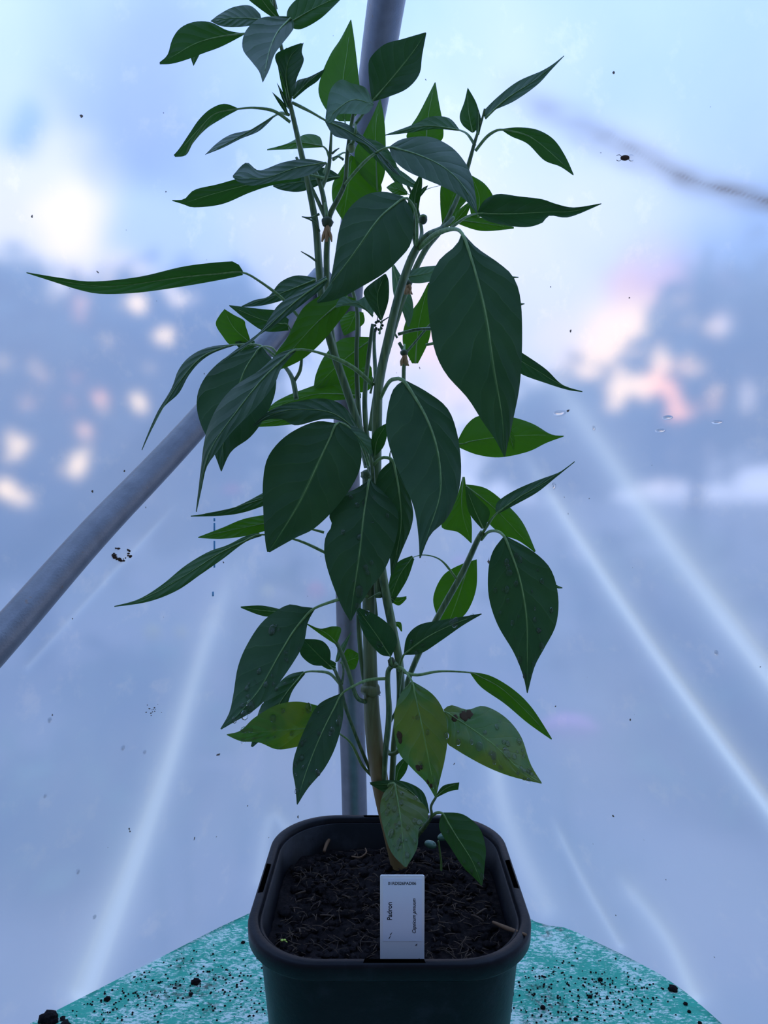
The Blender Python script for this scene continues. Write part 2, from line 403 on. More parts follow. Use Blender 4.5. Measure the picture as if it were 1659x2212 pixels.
def tree(name, loc, crown, trunk, n, size, label, cat, group=None, holes=(), seed=1, name_c='foliage'):
    e = tag(empty(name, loc), label, cat, group); rnd = random.Random(seed); L = Vector(loc)
    mb = MB(); leafcloud(mb, crown, n, size, rnd, holes); mb.v = [v - L for v in mb.v]
    link(name_c, mb.mesh(name_c, False), e, M['shrub' if name == 'garden_shrub' else 'hedge'])
    mb = MB()
    for pts, rr in trunk: add_tube(mb, [Vector(p) - L for p in pts], rr, seg=7)
    link('trunk', mb.mesh('trunk'), e, M['bark'])
    return e

# ------------------------------------------------------------------ tubes of the frame
m, t = mat('galvanised_steel')
g = t.nodes.new('ShaderNodeNewGeometry')
cc = mixc(t, noise_(t, 60, 5), (.12, .124, .135), (.22, .225, .245)); cc = mixc(t, math_(t, 'MULTIPLY', ramp_(t, noise_(t, 130, 3), .68, .74), .6), cc, (.2, .14, .1))
b = bsdf(t, cc, .36, .4, .9); bp = t.nodes.new('ShaderNodeBump'); bp.inputs['Strength'].default_value = .25; bp.inputs['Distance'].default_value = .001
t.links.new(noise_(t, 500, 4), bp.inputs['Height']); t.links.new(bp.outputs[0], b.inputs['Normal']); out(t, b.outputs[0]); M['steel'] = m
pole = [(770, 2000, 1.0), (766, 1750, 1.0), (758, 1480, 1.0), (753, 1300, 1.0), (749, 1000, .99), (751, 700, .96), (765, 500, .91), (785, 330, .85), (806, 200, .79), (820, 100, .745), (835, 0, .70), (852, -110, .645), (885, -330, .55)]
pts = [P(*q) for q in pole]; pts = [Vector((pts[0].x + .004, pts[0].y, 0.0))] + pts
e = tag(empty('hoop_tube', pts[0]), 'upright grey steel tube behind the plant that bends over towards the top', 'pole')
mb = MB(); add_tube(mb, [p - pts[0] for p in pts], [.018], n=70, seg=24); link('tube', mb.mesh('tube'), e, M['steel'])
brace = [(694, 606, .965), (420, 922, .81), (205, 1150, .69), (0, 1382, .585), (-330, 1740, .46)]
pts2 = [P(*q) for q in brace] + [Vector((-.47, -.02, .69)), Vector((-.62, -.60, .33)), Vector((-.76, -1.15, 0.0))]
e = tag(empty('brace_tube', pts2[-1]), 'sloping grey steel tube running from the upright down to the left', 'pole')
mb = MB(); add_tube(mb, [p - pts2[-1] for p in pts2], [.0152], n=110, seg=24); link('tube', mb.mesh('tube'), e, M['steel'])
mb = MB(); a0 = pts2[0] - pts2[-1]; dr = (pts2[0] - pts2[1]).normalized(); add_tube(mb, [a0 - dr * .035, a0 + dr * .006], [.0172], n=4, seg=24); cl = link('end_collar', mb.mesh('end_collar'), e, M['steel'])

# ------------------------------------------------------------------ table with green cloth
TZ = 0.75
left_edge = [(-160, 2330), (65, 2212), (300, 2092), (470, 2005), (540, 1972)]
right_edge = [(1150, 1988), (1220, 2004), (1290, 2036), (1380, 2080), (1460, 2128), (1560, 2212), (1680, 2330)]
plan = [on_z(x, y, TZ) for x, y in left_edge] + [Vector((-.07, .80, TZ)), Vector((.02, .825, TZ)), Vector((.10, .79, TZ))] + [on_z(x, y, TZ) for x, y in right_edge]
plan += [Vector((.36, .44, TZ)), Vector((.30, .20, TZ)), Vector((0, .10, TZ)), Vector((-.30, .18, TZ)), Vector((-.37, .40, TZ))]
ctr = Vector((0, .46, TZ))
outl = spline(plan + [plan[0]], 161)[:-1]
mb = MB(); NR = 40
rings = []
for r in range(NR + 1):
    f = r / NR; rings.append(([ctr + (p - ctr) * f for p in outl], 0))
for k, (inset, dz) in enumerate(((.0, -.0), (-.003, -.003), (-.0045, -.009), (-.0045, -.04), (-.003, -.09), (-.0045, -.13))):
    rings.append(([p + (ctr - p).normalized() * inset + Vector((0, 0, dz)) for p in outl], 1))
for ri, (rg, sk) in enumerate(rings):
    for p in rg:
        zz = .0012 * noise.noise(p * 14) + .0006 * noise.noise(p * 60) if not sk else .002 * 0
        mb.v.append(p + Vector((0, 0, zz if ri else 0)))
n = len(outl)
for r in range(len(rings) - 1):
    for k in range(n):
        k2 = (k + 1) % n; mb.f.append((r * n + k, r * n + k2, (r + 1) * n + k2, (r + 1) * n + k))
m, t = mat('green_felt_cloth')
g = t.nodes.new('ShaderNodeNewGeometry'); mp = t.nodes.new('ShaderNodeMapping'); mp.inputs['Scale'].default_value = (1, 2.4, 1); mp.inputs['Rotation'].default_value = (0, 0, .5)
t.links.new(g.outputs['Position'], mp.inputs['Vector'])
f1 = noise_(t, 230, 5, mp.outputs[0], .7); f2 = noise_(t, 34, 4); f3 = noise_(t, 12, 5, rough=.6)
wm = ramp_(t, math_(t, 'ADD', f1, math_(t, 'MULTIPLY', math_(t, 'SUBTRACT', f2, .5), .45)), .47, .60)
cc = mixc(t, noise_(t, 70, 3), (.035, .36, .25), (.08, .52, .38)); cc = mixc(t, math_(t, 'MULTIPLY', wm, .85), cc, (.78, .92, .86))
brown = math_(t, 'MULTIPLY', ramp_(t, f3, .56, .66), ramp_(t, noise_(t, 160, 4, rough=.7), .45, .62)); cc = mixc(t, math_(t, 'MULTIPLY', brown, .85), cc, (.05, .035, .025))
b = bsdf(t, cc, .85, .25); bp = t.nodes.new('ShaderNodeBump'); bp.inputs['Strength'].default_value = .8; bp.inputs['Distance'].default_value = .0015
t.links.new(f1, bp.inputs['Height']); t.links.new(bp.outputs[0], b.inputs['Normal']); out(t, b.outputs[0]); M['cloth'] = m
cl = link('table_cloth', mb.mesh('table_cloth'), None, M['cloth']); tag(cl, 'green felt cloth flecked white and brown spread under the pot', 'cloth')
M['wood'] = simple('weathered_wood', (.20, .15, .10), .8, .3, bump=(80, .5, .002))
tb = tag(empty('table', (0, .46, 0)), 'small table hidden under the green cloth that carries the pot', 'table')
mb = MB(); nn = len(outl)
for dz in (-.0026, -.022):
    for p in outl: mb.v.append(ctr + (p - ctr) * .985 + Vector((0, 0, dz)) - Vector((0, .46, 0)))
mb.f.append(tuple(range(nn))); mb.f.append(tuple(reversed(range(nn, 2 * nn))))
for k in range(nn): k2 = (k + 1) % nn; mb.f.append((k2, k, nn + k, nn + k2))
link('tabletop', mb.mesh('tabletop', False), tb, M['wood'])
for lx, ly in ((-.24, -.2), (.24, -.2), (-.06, .24), (.08, .24)):
    mb = MB(); add_box(mb, (lx - .02, ly - .02, 0), (lx + .02, ly + .02, TZ - .022)); link('leg', mb.mesh('leg', False), tb, M['wood'])

# ------------------------------------------------------------------ pot
RZ = .92; PCX, PCY = .0035, .4985; KX, KY = 1.017, 1.05
m, t = mat('black_pot_plastic'); cc = mixc(t, ramp_(t, noise_(t, 50, 6, rough=.65), .5, .72), (.003, .004, .007), (.010, .012, .018))
b = bsdf(t, cc, .36, .16); bp = t.nodes.new('ShaderNodeBump'); bp.inputs['Strength'].default_value = .3; bp.inputs['Distance'].default_value = .0006
t.links.new(noise_(t, 260, 5, rough=.7), bp.inputs['Height']); t.links.new(bp.outputs[0], b.inputs['Normal']); out(t, b.outputs[0]); M['pot'] = m
def rsq(hw, r, n=24, sidep=16):
    pts = []; r = min(r, hw * .95)
    for q, (cx, cy) in enumerate(((1, 1), (-1, 1), (-1, -1), (1, -1))):
        for k in range(n + 1):
            a = math.pi / 2 * (q + k / n); pts.append(Vector(((hw - r) * cx + r * math.cos(a), ((hw - r) * cy + r * math.sin(a)) * KY, 0))); pts[-1].x *= KX
        nx = ((-1, 1), (-1, -1), (1, -1), (1, 1))[q]
        a = pts[-1]; ang = math.pi / 2 * (q + 1); b_ = Vector(((hw - r) * nx[0] + r * math.cos(ang), ((hw - r) * nx[1] + r * math.sin(ang)) * KY, 0)); b_.x *= KX
        for k in range(1, sidep): pts.append(a.lerp(b_, k / sidep))
    return pts
PT = empty('plant_pot', (PCX, PCY, TZ)); tag(PT, 'black square plastic plant pot with rounded corners full of compost', 'plant pot')
HZ = RZ - TZ
def sweep(name, prof, parent, mtl, skip=None):
    mb = MB(); n = None
    for hw, r, z in prof:
        pts = rsq(hw, r); n = len(pts)
        for p in pts: mb.v.append(Vector((p.x, p.y, z)))
    for i in range(len(prof) - 1):
        for k in range(n):
            if skip and skip(i, k, mb.v[i * n + k]): continue
            k2 = (k + 1) % n; mb.f.append((i * n + k, i * n + k2, (i + 1) * n + k2, (i + 1) * n + k))
    o = link(name, mb.mesh(name), parent, mtl); return o, n
# wall : outer up, inner down
o, n = sweep('wall', [(.0, .0, .004), (.060, .03, .004), (.066, .034, .0035), (.0700, .036, .008), (.0835, .0445, HZ - .012), (.0840, .045, HZ - .004), (.0815, .044, HZ - .004), (.0775, .042, HZ - .05), (.070, .038, .03), (.0, .0, .03)][1:], PT, M['pot'])
mb = MB(); pts = rsq(.061, .031)
for z in (.0, .004): mb.v += [Vector((p.x, p.y, z)) for p in pts]
nn = len(pts); mb.f = [tuple(reversed(range(nn))), tuple(range(nn, 2 * nn))] + [(k, (k + 1) % nn, nn + (k + 1) % nn, nn + k) for k in range(nn)]
link('base', mb.mesh('base', False), PT, M['pot'])
def slot(i, k, v):
    on_side = min(abs(v.x), abs(v.y)) < .017 and max(abs(v.x), abs(v.y)) > .07
    return on_side and i in (5,)
sweep('rim', [(.0842, .045, HZ - .0115), (.0885, .047, HZ - .0112), (.0897, .0475, HZ - .0095), (.0900, .048, HZ - .0022), (.0895, .0478, HZ - .0005), (.0885, .0473, HZ), (.0850, .0458, HZ), (.0838, .045, HZ - .001), (.0832, .0447, HZ - .004), (.0818, .0443, HZ - .012), (.0795, .0435, HZ - .04)], PT, M['pot'], slot)

# drops of water on the pot's right flank
mb = MB(); rnd = random.Random(3)
for _ in range(90):
    z = rnd.uniform(.02, HZ - .02); hw = (.0700 + (.0835 - .0700) * z / HZ) * KX
    a = rnd.uniform(-.9, .6); ang = rnd.choice((0, 0, 1))
    y = rnd.uniform(-.055, .03); x = hw
    if y < -(hw - .04): x = (hw - .04) + math.sqrt(max(0, .04 ** 2 - (abs(y) - (hw - .04)) ** 2))
    add_ball(mb, (x + .0002, y, z), rnd.uniform(.0006, .0015), (.5, 1, 1.2), 6, 5)
o = link('water_drops', mb.mesh('water_drops'), PT, M['water']); tag(o, 'clear water drops on the right flank of the pot', kind='stuff')

# ------------------------------------------------------------------ compost
SZ = RZ - .024
m, t = mat('dark_compost'); cc = mixc(t, ramp_(t, noise_(t, 260, 6, rough=.75), .4, .7), (.006, .005, .007), (.028, .020, .020)); cc = mixc(t, math_(t, 'MULTIPLY', ramp_(t, noise_(t, 24, 3), .5, .7), .5), cc, (.030, .026, .030))
b = bsdf(t, cc, .9, .12); bp = t.nodes.new('ShaderNodeBump'); bp.inputs['Strength'].default_value = 1; bp.inputs['Distance'].default_value = .002
t.links.new(noise_(t, 480, 6, rough=.7), bp.inputs['Height']); t.links.new(bp.outputs[0], b.inputs['Normal']); out(t, b.outputs[0]); M['soil'] = m
M['fibre'] = simple('coir_fibre', (.075, .052, .038), .85, .2)
def soil_h(x, y):
    p = Vector((x, y, 0)); h = .004 * noise.noise(p * 28) + .0028 * noise.noise(p * 75) + .0016 * noise.noise(p * 190) + .0009 * noise.noise(p * 430)
    return h + .006 * math.exp(-((x - PCX - .012) ** 2 + (y - .548) ** 2) / .0009)
mb = MB(); outr = rsq(.0803, .0430, 20, 14); no = len(outr); NRR = 90
for r in range(NRR + 1):
    for p in outr:
        x = PCX + p.x * r / NRR; y = PCY + p.y * r / NRR; mb.v.append(Vector((x - PCX, y - PCY, SZ + soil_h(x, y) - (.002 if r == NRR else 0))))
for r in range(NRR):
    for k in range(no):
        k2 = (k + 1) % no; mb.f.append((r * no + k, r * no + k2, (r + 1) * no + k2, (r + 1) * no + k))
rnd = random.Random(5)
for _ in range(900):     # clods
    x = rnd.uniform(-.075, .075); y = rnd.uniform(-.075, .075)
    if abs(x) + abs(y) > .122: continue
    r = rnd.uniform(.0008, .0032) * (1 if rnd.random() < .9 else 1.5); add_ball(mb, (x, y, SZ + soil_h(x + PCX, y + PCY) + r * .3), r, (1, rnd.uniform(.6, 1.2), rnd.uniform(.5, .9)), 7, 5, jit=.8)
so = link('potting_compost', mb.mesh('potting_compost'), None, M['soil']); so.location = (PCX, PCY, 0)
tag(so, 'dark crumbly compost filling the black pot', 'compost', kind='stuff')
mb = MB()
for _ in range(750):
    x = rnd.uniform(-.074, .074); y = rnd.uniform(-.074, .074)
    if abs(x) + abs(y) > .12: continue
    a = rnd.uniform(0, 6.28); L = rnd.uniform(.003, .011) * (1 if rnd.random() < .93 else 1.7); z = SZ + soil_h(x + PCX, y + PCY) + rnd.uniform(.0005, .003)
    d = Vector((math.cos(a), math.sin(a), rnd.uniform(-.35, .35))) * L * .5; q = Vector((x, y, z)); s = Vector((rnd.uniform(-1, 1), rnd.uniform(-1, 1), rnd.uniform(.0, 1))) * L * .18
    add_tube(mb, [q - d, q + s, q + d], [rnd.uniform(.00012, .00035) * (1 if rnd.random() < .93 else 2.2)], n=5, seg=4)
fb = link('compost_fibres', mb.mesh('compost_fibres'), None, M['fibre']); fb.location = (PCX, PCY, 0)
tag(fb, 'brown fibres and bark shreds strewn over the compost', 'fibres', kind='stuff')
M['chip'] = simple('bark_chip', (.16, .095, .055), .8, .25, bump=(200, .5, .001))
def twig(name, pts, r, label, cat='twig', mt='chip', group=None):
    p = [on_z(x, y, SZ + .004 + dz) for x, y, dz in pts]; mb = MB(); add_tube(mb, [q - p[0] for q in p], r, seg=6)
    o = link(name, mb.mesh(name), None, M[mt]); o.location = p[0]; return tag(o, label, cat, group)
twig('bark_strip', [(700, 1840, 0), (706, 1822, .003), (716, 1806, .004)], [.0012, .0016, .001], 'upright brown bark strip on the compost left of the leaves')
twig('curled_fibre', [(760, 1850, 0), (778, 1852, .002), (791, 1842, .005), (789, 1832, .006)], [.0006, .0007, .0007, .0004], 'curled pale brown fibre on the compost left of the stem')
twig('twig', [(1065, 1992, .002), (1095, 2005, .008), (1122, 2014, .017), (1136, 2019, .0215)], [.0010, .0015, .0012, .0008], 'dark twig lying against the right front corner of the rim')

# ------------------------------------------------------------------ label stake
M['label_plastic'] = simple('white_plastic', (.80, .80, .84), .45, .5)
M['paper'] = simple('label_paper', (.74, .78, .90), .6, .3)
M['ink'] = simple('black_ink', (.02, .02, .03), .7, .2)
LY = .4315
tl, tr_ = P(821, 1890, LY), P(917, 1892, LY); bl = P(823, 2083, LY)
e = empty('plant_label', (tl.x, LY, SZ)); tag(e, 'white plastic plant label standing at the front of the pot', 'plant label')
wd = tr_.x - tl.x; ht = tl.z - SZ
mb = MB(); r = .0012; ol = []
for cx, cz, a0 in ((wd - r, ht - r, 0), (r, ht - r, 90)):
    for k in range(6): a = math.radians(a0 + 18 * k); ol.append((cx + r * math.cos(a), cz + r * math.sin(a)))
ol += [(.0, .0), (wd * .35, -.009), (wd * .65, -.009), (wd, .0)]
for y in (-.0004, .0004):
    for x, z in ol: mb.v.append(Vector((x, y, z)))
nn = len(ol); mb.f = [tuple(range(nn)), tuple(reversed(range(nn, 2 * nn)))] + [((k + 1) % nn, k, nn + k, nn + (k + 1) % nn) for k in range(nn)]
link('stake', mb.mesh('stake', False), e, M['label_plastic'])
def lp(x, y): q = P(x, y, LY); return q.x - tl.x, q.z - SZ
x0, z1 = lp(827, 1896); x1, z0 = lp(911, 2032)
mb = MB(); add_box(mb, (x0, -.00056, z0), (x1, -.0004, z1)); pap = link('paper_sticker', mb.mesh('paper_sticker', False), e, M['paper'])
def text(s, cx, cy, wpx, rot, shear=0, sz=1.0, wide=1.0):
    cu = bpy.data.curves.new('lettering', 'FONT'); cu.body = s; cu.align_x = 'CENTER'; cu.align_y = 'CENTER'; cu.shear = shear; cu.extrude = 0; cu.offset = .022
    o = bpy.data.objects.new('tmp', cu); C.objects.link(o); bpy.context.view_layer.update()
    me = bpy.data.meshes.new_from_object(o.evaluated_get(bpy.context.evaluated_depsgraph_get())); bpy.data.objects.remove(o)
    xs = [v.co.x for v in me.vertices]; w = max(xs) - min(xs); k = wpx / F * LY / w
    me.transform(Matrix.Diagonal((k, k * sz, 1, 1))); px, pz = lp(cx, cy)
    me.transform(Matrix.Translation((px, -.00062, pz)) @ Matrix.Rotation(math.radians(90), 4, 'X') @ Matrix.Rotation(rot, 4, 'Z'))
    me.name = 'lettering'; return link('lettering', me, pap, M['ink'])
text('01RDS26PAD06', 868.5, 1907.5, 62, 0, sz=1.0)
text('Padron', 842, 1967, 40, math.pi / 2, sz=1.05)
text('Capsicum annuum', 894.5, 1978, 79, math.pi / 2, shear=.3, sz=1.0)
mb = MB()
for a, b_ in (((897, 1970), (901, 1975)), ((843, 2018), (847, 2013)), ((840, 2026), (844, 2020)), ((898, 2041), (901, 2037)), ((905, 2069), (907, 2071))):
    (xa, za), (xb, zb) = lp(*a), lp(*b_); add_tube(mb, [Vector((xa, -.0006, za)), Vector((xb, -.0006, zb))], [.00025, .0001], n=3, seg=5)
o = link('smudge', mb.mesh('smudge'), e, M['ink']); tag(o, 'small dark scuffs on the label')

# ------------------------------------------------------------------ the chilli plant
BASE = P(866, 1880, .545); BASE.z = SZ - .004
PL = empty('chilli_plant', BASE); tag(PL, 'tall leafy green chilli pepper plant growing in the black pot', 'plant')
def PB(x, y, Y): return P(x, y, Y) - BASE
def stem(name, pts, rr, mt='stem', ridge=.07, seg=10, label=None):
    mb = MB(); add_tube(mb, [PB(*p) for p in pts], [r / F * .52 for r in rr], seg=seg, ridge=ridge, n=len(pts) * 6)
    o = link(name, mb.mesh(name), PL, M[mt])
    if label: o['label'] = label
    return o
# radii in px
mb = MB(); add_tube(mb, [Vector((0, 0, -.012))] + [PB(*p) for p in ((864, 1872, .545), (846, 1800, .54), (828, 1725, .535), (815, 1650, .53), (805, 1560, .525), (801, 1480, .52), (799, 1400, .52), (797, 1300, .52), (799, 1200, .52), (796, 1100, .52), (793, 1020, .52))],
         [q / F * .53 for q in (21, 20, 18, 18, 18.5, 18, 16, 14.5, 14, 13.5, 13, 12, 10)], seg=12, ridge=.04, n=90)
for q, rr_ in (((800, 1490, .52), 22), ((793, 1025, .52), 14)): add_ball(mb, PB(*q), rr_ / F * .52, (1, 1, .8), 12, 8, jit=.3)
o = link('main_stem', mb.mesh('main_stem'), PL, M['trunk']); o['label'] = 'thick woody main stem, brown at the foot'
stem('branch', [(796, 1005, .525), (772, 915, .53), (744, 830, .53), (714, 740, .53), (696, 660, .525), (689, 580, .52), (682, 490, .52), (668, 410, .515), (647, 315, .51), (630, 240, .505), (622, 205, .50), (618, 150, .495), (605, 90, .49), (597, 40, .485), (590, -10, .48)], [9.5, 9.5, 9, 9, 8.5, 8, 8, 7.5, 6.5, 6, 5, 4, 3.5, 3])
stem('branch', [(818, 1290, .515), (814, 1150, .51), (813, 1020, .505), (814, 900, .50), (818, 830, .50), (835, 745, .50), (860, 640, .50), (885, 565, .50), (903, 530, .50)], [8.5, 8.5, 9, 10, 10.5, 9.5, 9, 8.5, 8])
stem('branch', [(800, 930, .53), (815, 840, .535), (838, 750, .54), (872, 640, .54), (915, 545, .54), (950, 500, .54), (972, 462, .53), (995, 410, .53), (1012, 355, .525), (1026, 305, .52), (1040, 262, .515), (1047, 235, .51)], [6, 7, 7, 7.5, 7.5, 7, 6.5, 6, 5.5, 5, 3.5, 2])
stem('branch', [(903, 530, .50), (925, 508, .50), (955, 493, .505), (980, 470, .51)], [8, 6.5, 5, 4])
stem('branch', [(901, 532, .50), (893, 500, .49), (897, 470, .49), (898, 440, .49)], [6, 4.5, 4, 3])
stem('branch', [(903, 530, .50), (911, 500, .51), (902, 455, .51), (888, 415, .51), (868, 378, .51), (858, 362, .51)], [4.5, 4, 3.5, 3, 2.5, 2])
stem('branch', [(792, 1010, .54), (778, 930, .545), (772, 850, .55), (770, 760, .55), (772, 680, .55), (760, 620, .55)], [6.5, 6.5, 6, 5, 5, 4])
stem('branch', [(798, 990, .535), (790, 920, .54), (788, 850, .545), (797, 760, .55), (805, 700, .55)], [6, 6, 5.5, 5, 4])
stem('branch', [(814, 862, .505), (810, 790, .515), (808, 740, .52), (810, 710, .52)], [4, 4.5, 4, 3])
stem('branch', [(790, 1000, .53), (765, 900, .54), (722, 760, .545), (708, 640, .54), (705, 560, .535), (708, 500, .53), (712, 465, .525), (735, 420, .52), (746, 390, .515), (750, 335, .51), (757, 280, .505), (764, 240, .50), (768, 205, .495)], [6, 7, 7, 7, 8, 7.5, 7.5, 7, 6.5, 6, 5, 4.5, 4, 3])
stem('branch', [(706, 478, .53), (697, 420, .53), (685, 380, .53), (672, 355, .53)], [6, 5.5, 5, 4])
stem('branch', [(703, 470, .53), (675, 410, .53), (655, 370, .53), (640, 340, .53)], [5, 4, 3.5, 3])
stem('branch', [(693, 410, .54), (708, 370, .54), (713, 330, .54), (716, 280, .535), (718, 262, .53)], [4.5, 4.5, 4, 3, 2])
stem('branch', [(640, 862, .56), (632, 820, .565), (618, 795, .57), (600, 780, .57), (585, 762, .565), (560, 745, .56)], [6, 6, 5, 4, 4, 3])
stem('branch', [(636, 822, .565), (648, 800, .565), (652, 770, .56)], [4, 4, 3])
stem('branch', [(872, 870, .60), (872, 800, .60), (874, 765, .60), (862, 740, .60)], [5, 5, 5, 4])
stem('branch', [(874, 765, .60), (900, 735, .60), (925, 705, .59), (945, 690, .58)], [3.5, 3, 3, 2.5])
stem('branch', [(860, 722, .55), (900, 712, .55), (940, 710, .54)], [3.5, 3.5, 3])
stem('branch', [(828, 1700, .53), (833, 1620, .52), (840, 1545, .515), (837, 1470, .51), (841, 1445, .505), (856, 1434, .50)], [6, 6, 6.5, 6.5, 5.5, 5])
stem('branch', [(846, 1700, .54), (852, 1600, .535), (864, 1520, .53), (863, 1440, .525), (850, 1370, .52), (836, 1300, .515), (824, 1230, .51), (818, 1180, .51)], [6.5, 7, 8, 9, 9, 9.5, 9.5, 9])
stem('branch', [(846, 1690, .545), (853, 1600, .55), (872, 1500, .555), (902, 1418, .555), (950, 1325, .555), (1000, 1235, .555), (1030, 1170, .55), (1042, 1150, .545)], [5, 5, 6, 6.5, 7, 7.5, 7, 6])
stem('branch', [(795, 1512, .53), (787, 1470, .53), (778, 1400, .53), (774, 1320, .53), (780, 1240, .535)], [6, 6, 5.5, 5, 4])
stem('branch', [(830, 1610, .54), (842, 1628, .535), (860, 1622, .53), (866, 1600, .53)], [5, 5, 4.5, 3])
stem('branch', [(842, 1560, .52), (858, 1530, .52), (862, 1490, .515), (868, 1445, .51)], [3.5, 3.5, 3, 3])
stem('branch', [(803, 1672, .54), (785, 1630, .53), (765, 1580, .52), (742, 1515, .51), (735, 1478, .51), (722, 1445, .515)], [4, 4, 4, 4, 4.5, 3.5])
stem('branch', [(738, 1478, .51), (742, 1450, .515), (738, 1428, .52)], [3, 2.5, 2])
stem('branch', [(792, 1516, .52), (770, 1505, .51), (752, 1450, .505), (735, 1405, .50), (726, 1388, .495)], [5, 4.5, 4.5, 4.5, 4])
stem('branch', [(880, 1845, .54), (900, 1808, .525), (918, 1785, .51), (932, 1763, .50), (931, 1742, .50), (942, 1722, .50)], [6, 6, 5, 5, 3, 2.5])
stem('branch', [(803, 1120, .53), (800, 1190, .53), (804, 1260, .525), (812, 1330, .525)], [5, 6, 6, 5])
stem('branch', [(797, 1010, .51), (803, 1025, .505), (800, 1030, .50)], [5, 4, 4])
stem('branch', [(808, 1100, .50), (806, 1050, .495), (804, 1010, .49), (800, 980, .49)], [4, 4.5, 4.5, 3])

# leaves: (mid, edge one, edge two, (Y base, Y middle, Y tip), tilt, fold, material, stalk points, options)
# tilt: edge one further (+) or nearer (-) than edge two ; fold: both edges nearer (-) or further (+)
def qy(Y, t): return Y[0] * (1 - t) ** 2 + 2 * (2 * Y[1] - .5 * (Y[0] + Y[2])) * t * (1 - t) + Y[2] * t * t
NLEAF = [0]
def leaf(mid, e1, e2, Y, tilt, fold, mt, stalk=(), wet=0, label=None, rib=1.0, stalk_r=1.0, N=30, cup=.0, wave=1.0):
    NLEAF[0] += 1; sd = NLEAF[0] * 3.7
    m2 = spline([(x, y, 0) for x, y in mid], N); a2 = spline([(x, y, 0) for x, y in e1], N); b2 = spline([(x, y, 0) for x, y in e2], N)
    mb = MB(); K = 6; mids = []
    for i in range(N):
        t = i / (N - 1); Yc = qy(Y, t); row = []
        w1 = (a2[i] - m2[i]).length; w2 = (b2[i] - m2[i]).length
        for k in range(-K, K + 1):
            s = k / K; q, w, sg = (a2[i], w1, 1) if s < 0 else (b2[i], w2, -1)
            p = m2[i].lerp(q, abs(s))
            dY = (tilt * sg * w * abs(s) + fold * w * abs(s) ** 1.4) / F * Yc
            # gentle quilting between side veins
            dY += wave * .0006 * abs(s) * (1 - s * s * .6) * math.sin(t * 6.5 * 6.283 - abs(s) * 10.5 + (2.8 if s > 0 else 0) + sd * 0) * min(1, w / 25)
            dY += wave * .004 * noise.noise(Vector((t * 2.5, s * 1.3, sd))) * abs(s) * min(1, w / 30)
            Yv = Yc + dY
            mb.v.append(PB(p.x, p.y, Yv)); mb.uv.append((.5 + .5 * s, t))
        mids.append(PB(m2[i].x, m2[i].y, Yc - .0003))
    c = 2 * K + 1
    for i in range(N - 1):
        for k in range(c - 1): mb.f.append((i * c + k, i * c + k + 1, (i + 1) * c + k + 1, (i + 1) * c + k))
    lf = link('leaf', mb.mesh('leaf'), PL, M[mt])
    if label: lf['label'] = label
    mb2 = MB(); pp = []; n0 = 0
    big = min(1.0, (Vector(mid[0]) - Vector(mid[-1])).length / 260 + .25)
    if stalk:
        st = stalk if len(stalk[0]) == 3 else [(x, y, .525 + (Y[0] - .525) * (i / max(1, len(stalk)))) for i, (x, y) in enumerate(stalk)]
        pp = [PB(*q) for q in st]; n0 = len(pp)
    full = pp + [mids[j] for j in range(0, int(N * .88), 3)]
    R = []
    for j in range(len(full)):
        if j < n0: R.append(.00115 * stalk_r * (big * .6 + .4))
        else: f = (j - n0) / max(1, len(full) - n0 - 1); R.append(max(.00016, (.00085 * (1 - f) ** 1.3) * rib * big))
    add_tube(mb2, full, R, n=len(full) * 3, seg=7)
    link('leaf_stalk', mb2.mesh('leaf_stalk'), lf, M['stalk'])
    if wet:
        mb3 = MB(); rnd = random.Random(NLEAF[0])
        for _ in range(wet):
            i = rnd.randrange(4, N - 3); k = rnd.choice([j for j in range(1, c - 1) if j != K]); v = mb.v[i * c + k]
            p = v.lerp(mb.v[i * c + k + 1], rnd.random() * .8); nrm = (mb.v[(i + 1) * c + k] - v).cross(mb.v[i * c + k + 1] - v).normalized()
            if nrm.dot(CAM - BASE - v) < 0: nrm = -nrm
            r = rnd.uniform(.0008, .0018) * (1.6 if rnd.random() < .15 else 1); q = nrm.to_track_quat('Z', 'Y').to_matrix()
            add_ball(mb3, p + nrm * r * .22, r, (1, rnd.uniform(1, 1.7), .5), 8, 6, rot=q)
        wdp = link('water_drops', mb3.mesh('water_drops'), lf, M['water']); wdp['kind'] = 'stuff'
    return lf
L = leaf
# --- top left cluster
L([(526,73),(470,80),(420,95),(380,118),(345,137)], [(526,72),(490,65),(455,48),(420,47),(390,60),(372,85),(362,118),(345,134)], [(526,76),(480,100),(440,115),(400,130),(370,138),(345,139)], (.48,.47,.46), -.3, .2, 'N', [(606,92,.49),(575,73,.485)])
L([(565,42),(510,38),(455,46)], [(562,30),(540,12),(505,15),(475,30),(455,45)], [(566,52),(520,58),(480,57),(455,46)], (.50,.51,.52), .5, .2, 'D', [(600,55,.49)])
L([(428,95),(420,120),(418,143)], [(440,95),(430,120),(418,143)], [(412,95),(411,120),(418,143)], (.53,.53,.53), 0, .2, 'N')
L([(602,42),(575,12),(540,-40)], [(598,44),(560,18),(530,-10),(535,-40)], [(606,40),(592,15),(570,-10),(540,-40)], (.48,.475,.47), .2, -.2, 'N')
L([(592,20),(580,-10),(570,-50)], [(586,22),(570,-10),(568,-50)], [(600,20),(592,-10),(572,-50)], (.52,.52,.52), 0, .2, 'N')
L([(622,52),(675,20),(745,-14)], [(620,48),(622,20),(650,-8),(700,-25),(748,-18)], [(624,58),(650,63),(690,42),(725,10),(748,-14)], (.48,.47,.46), .3, .1, 'N')
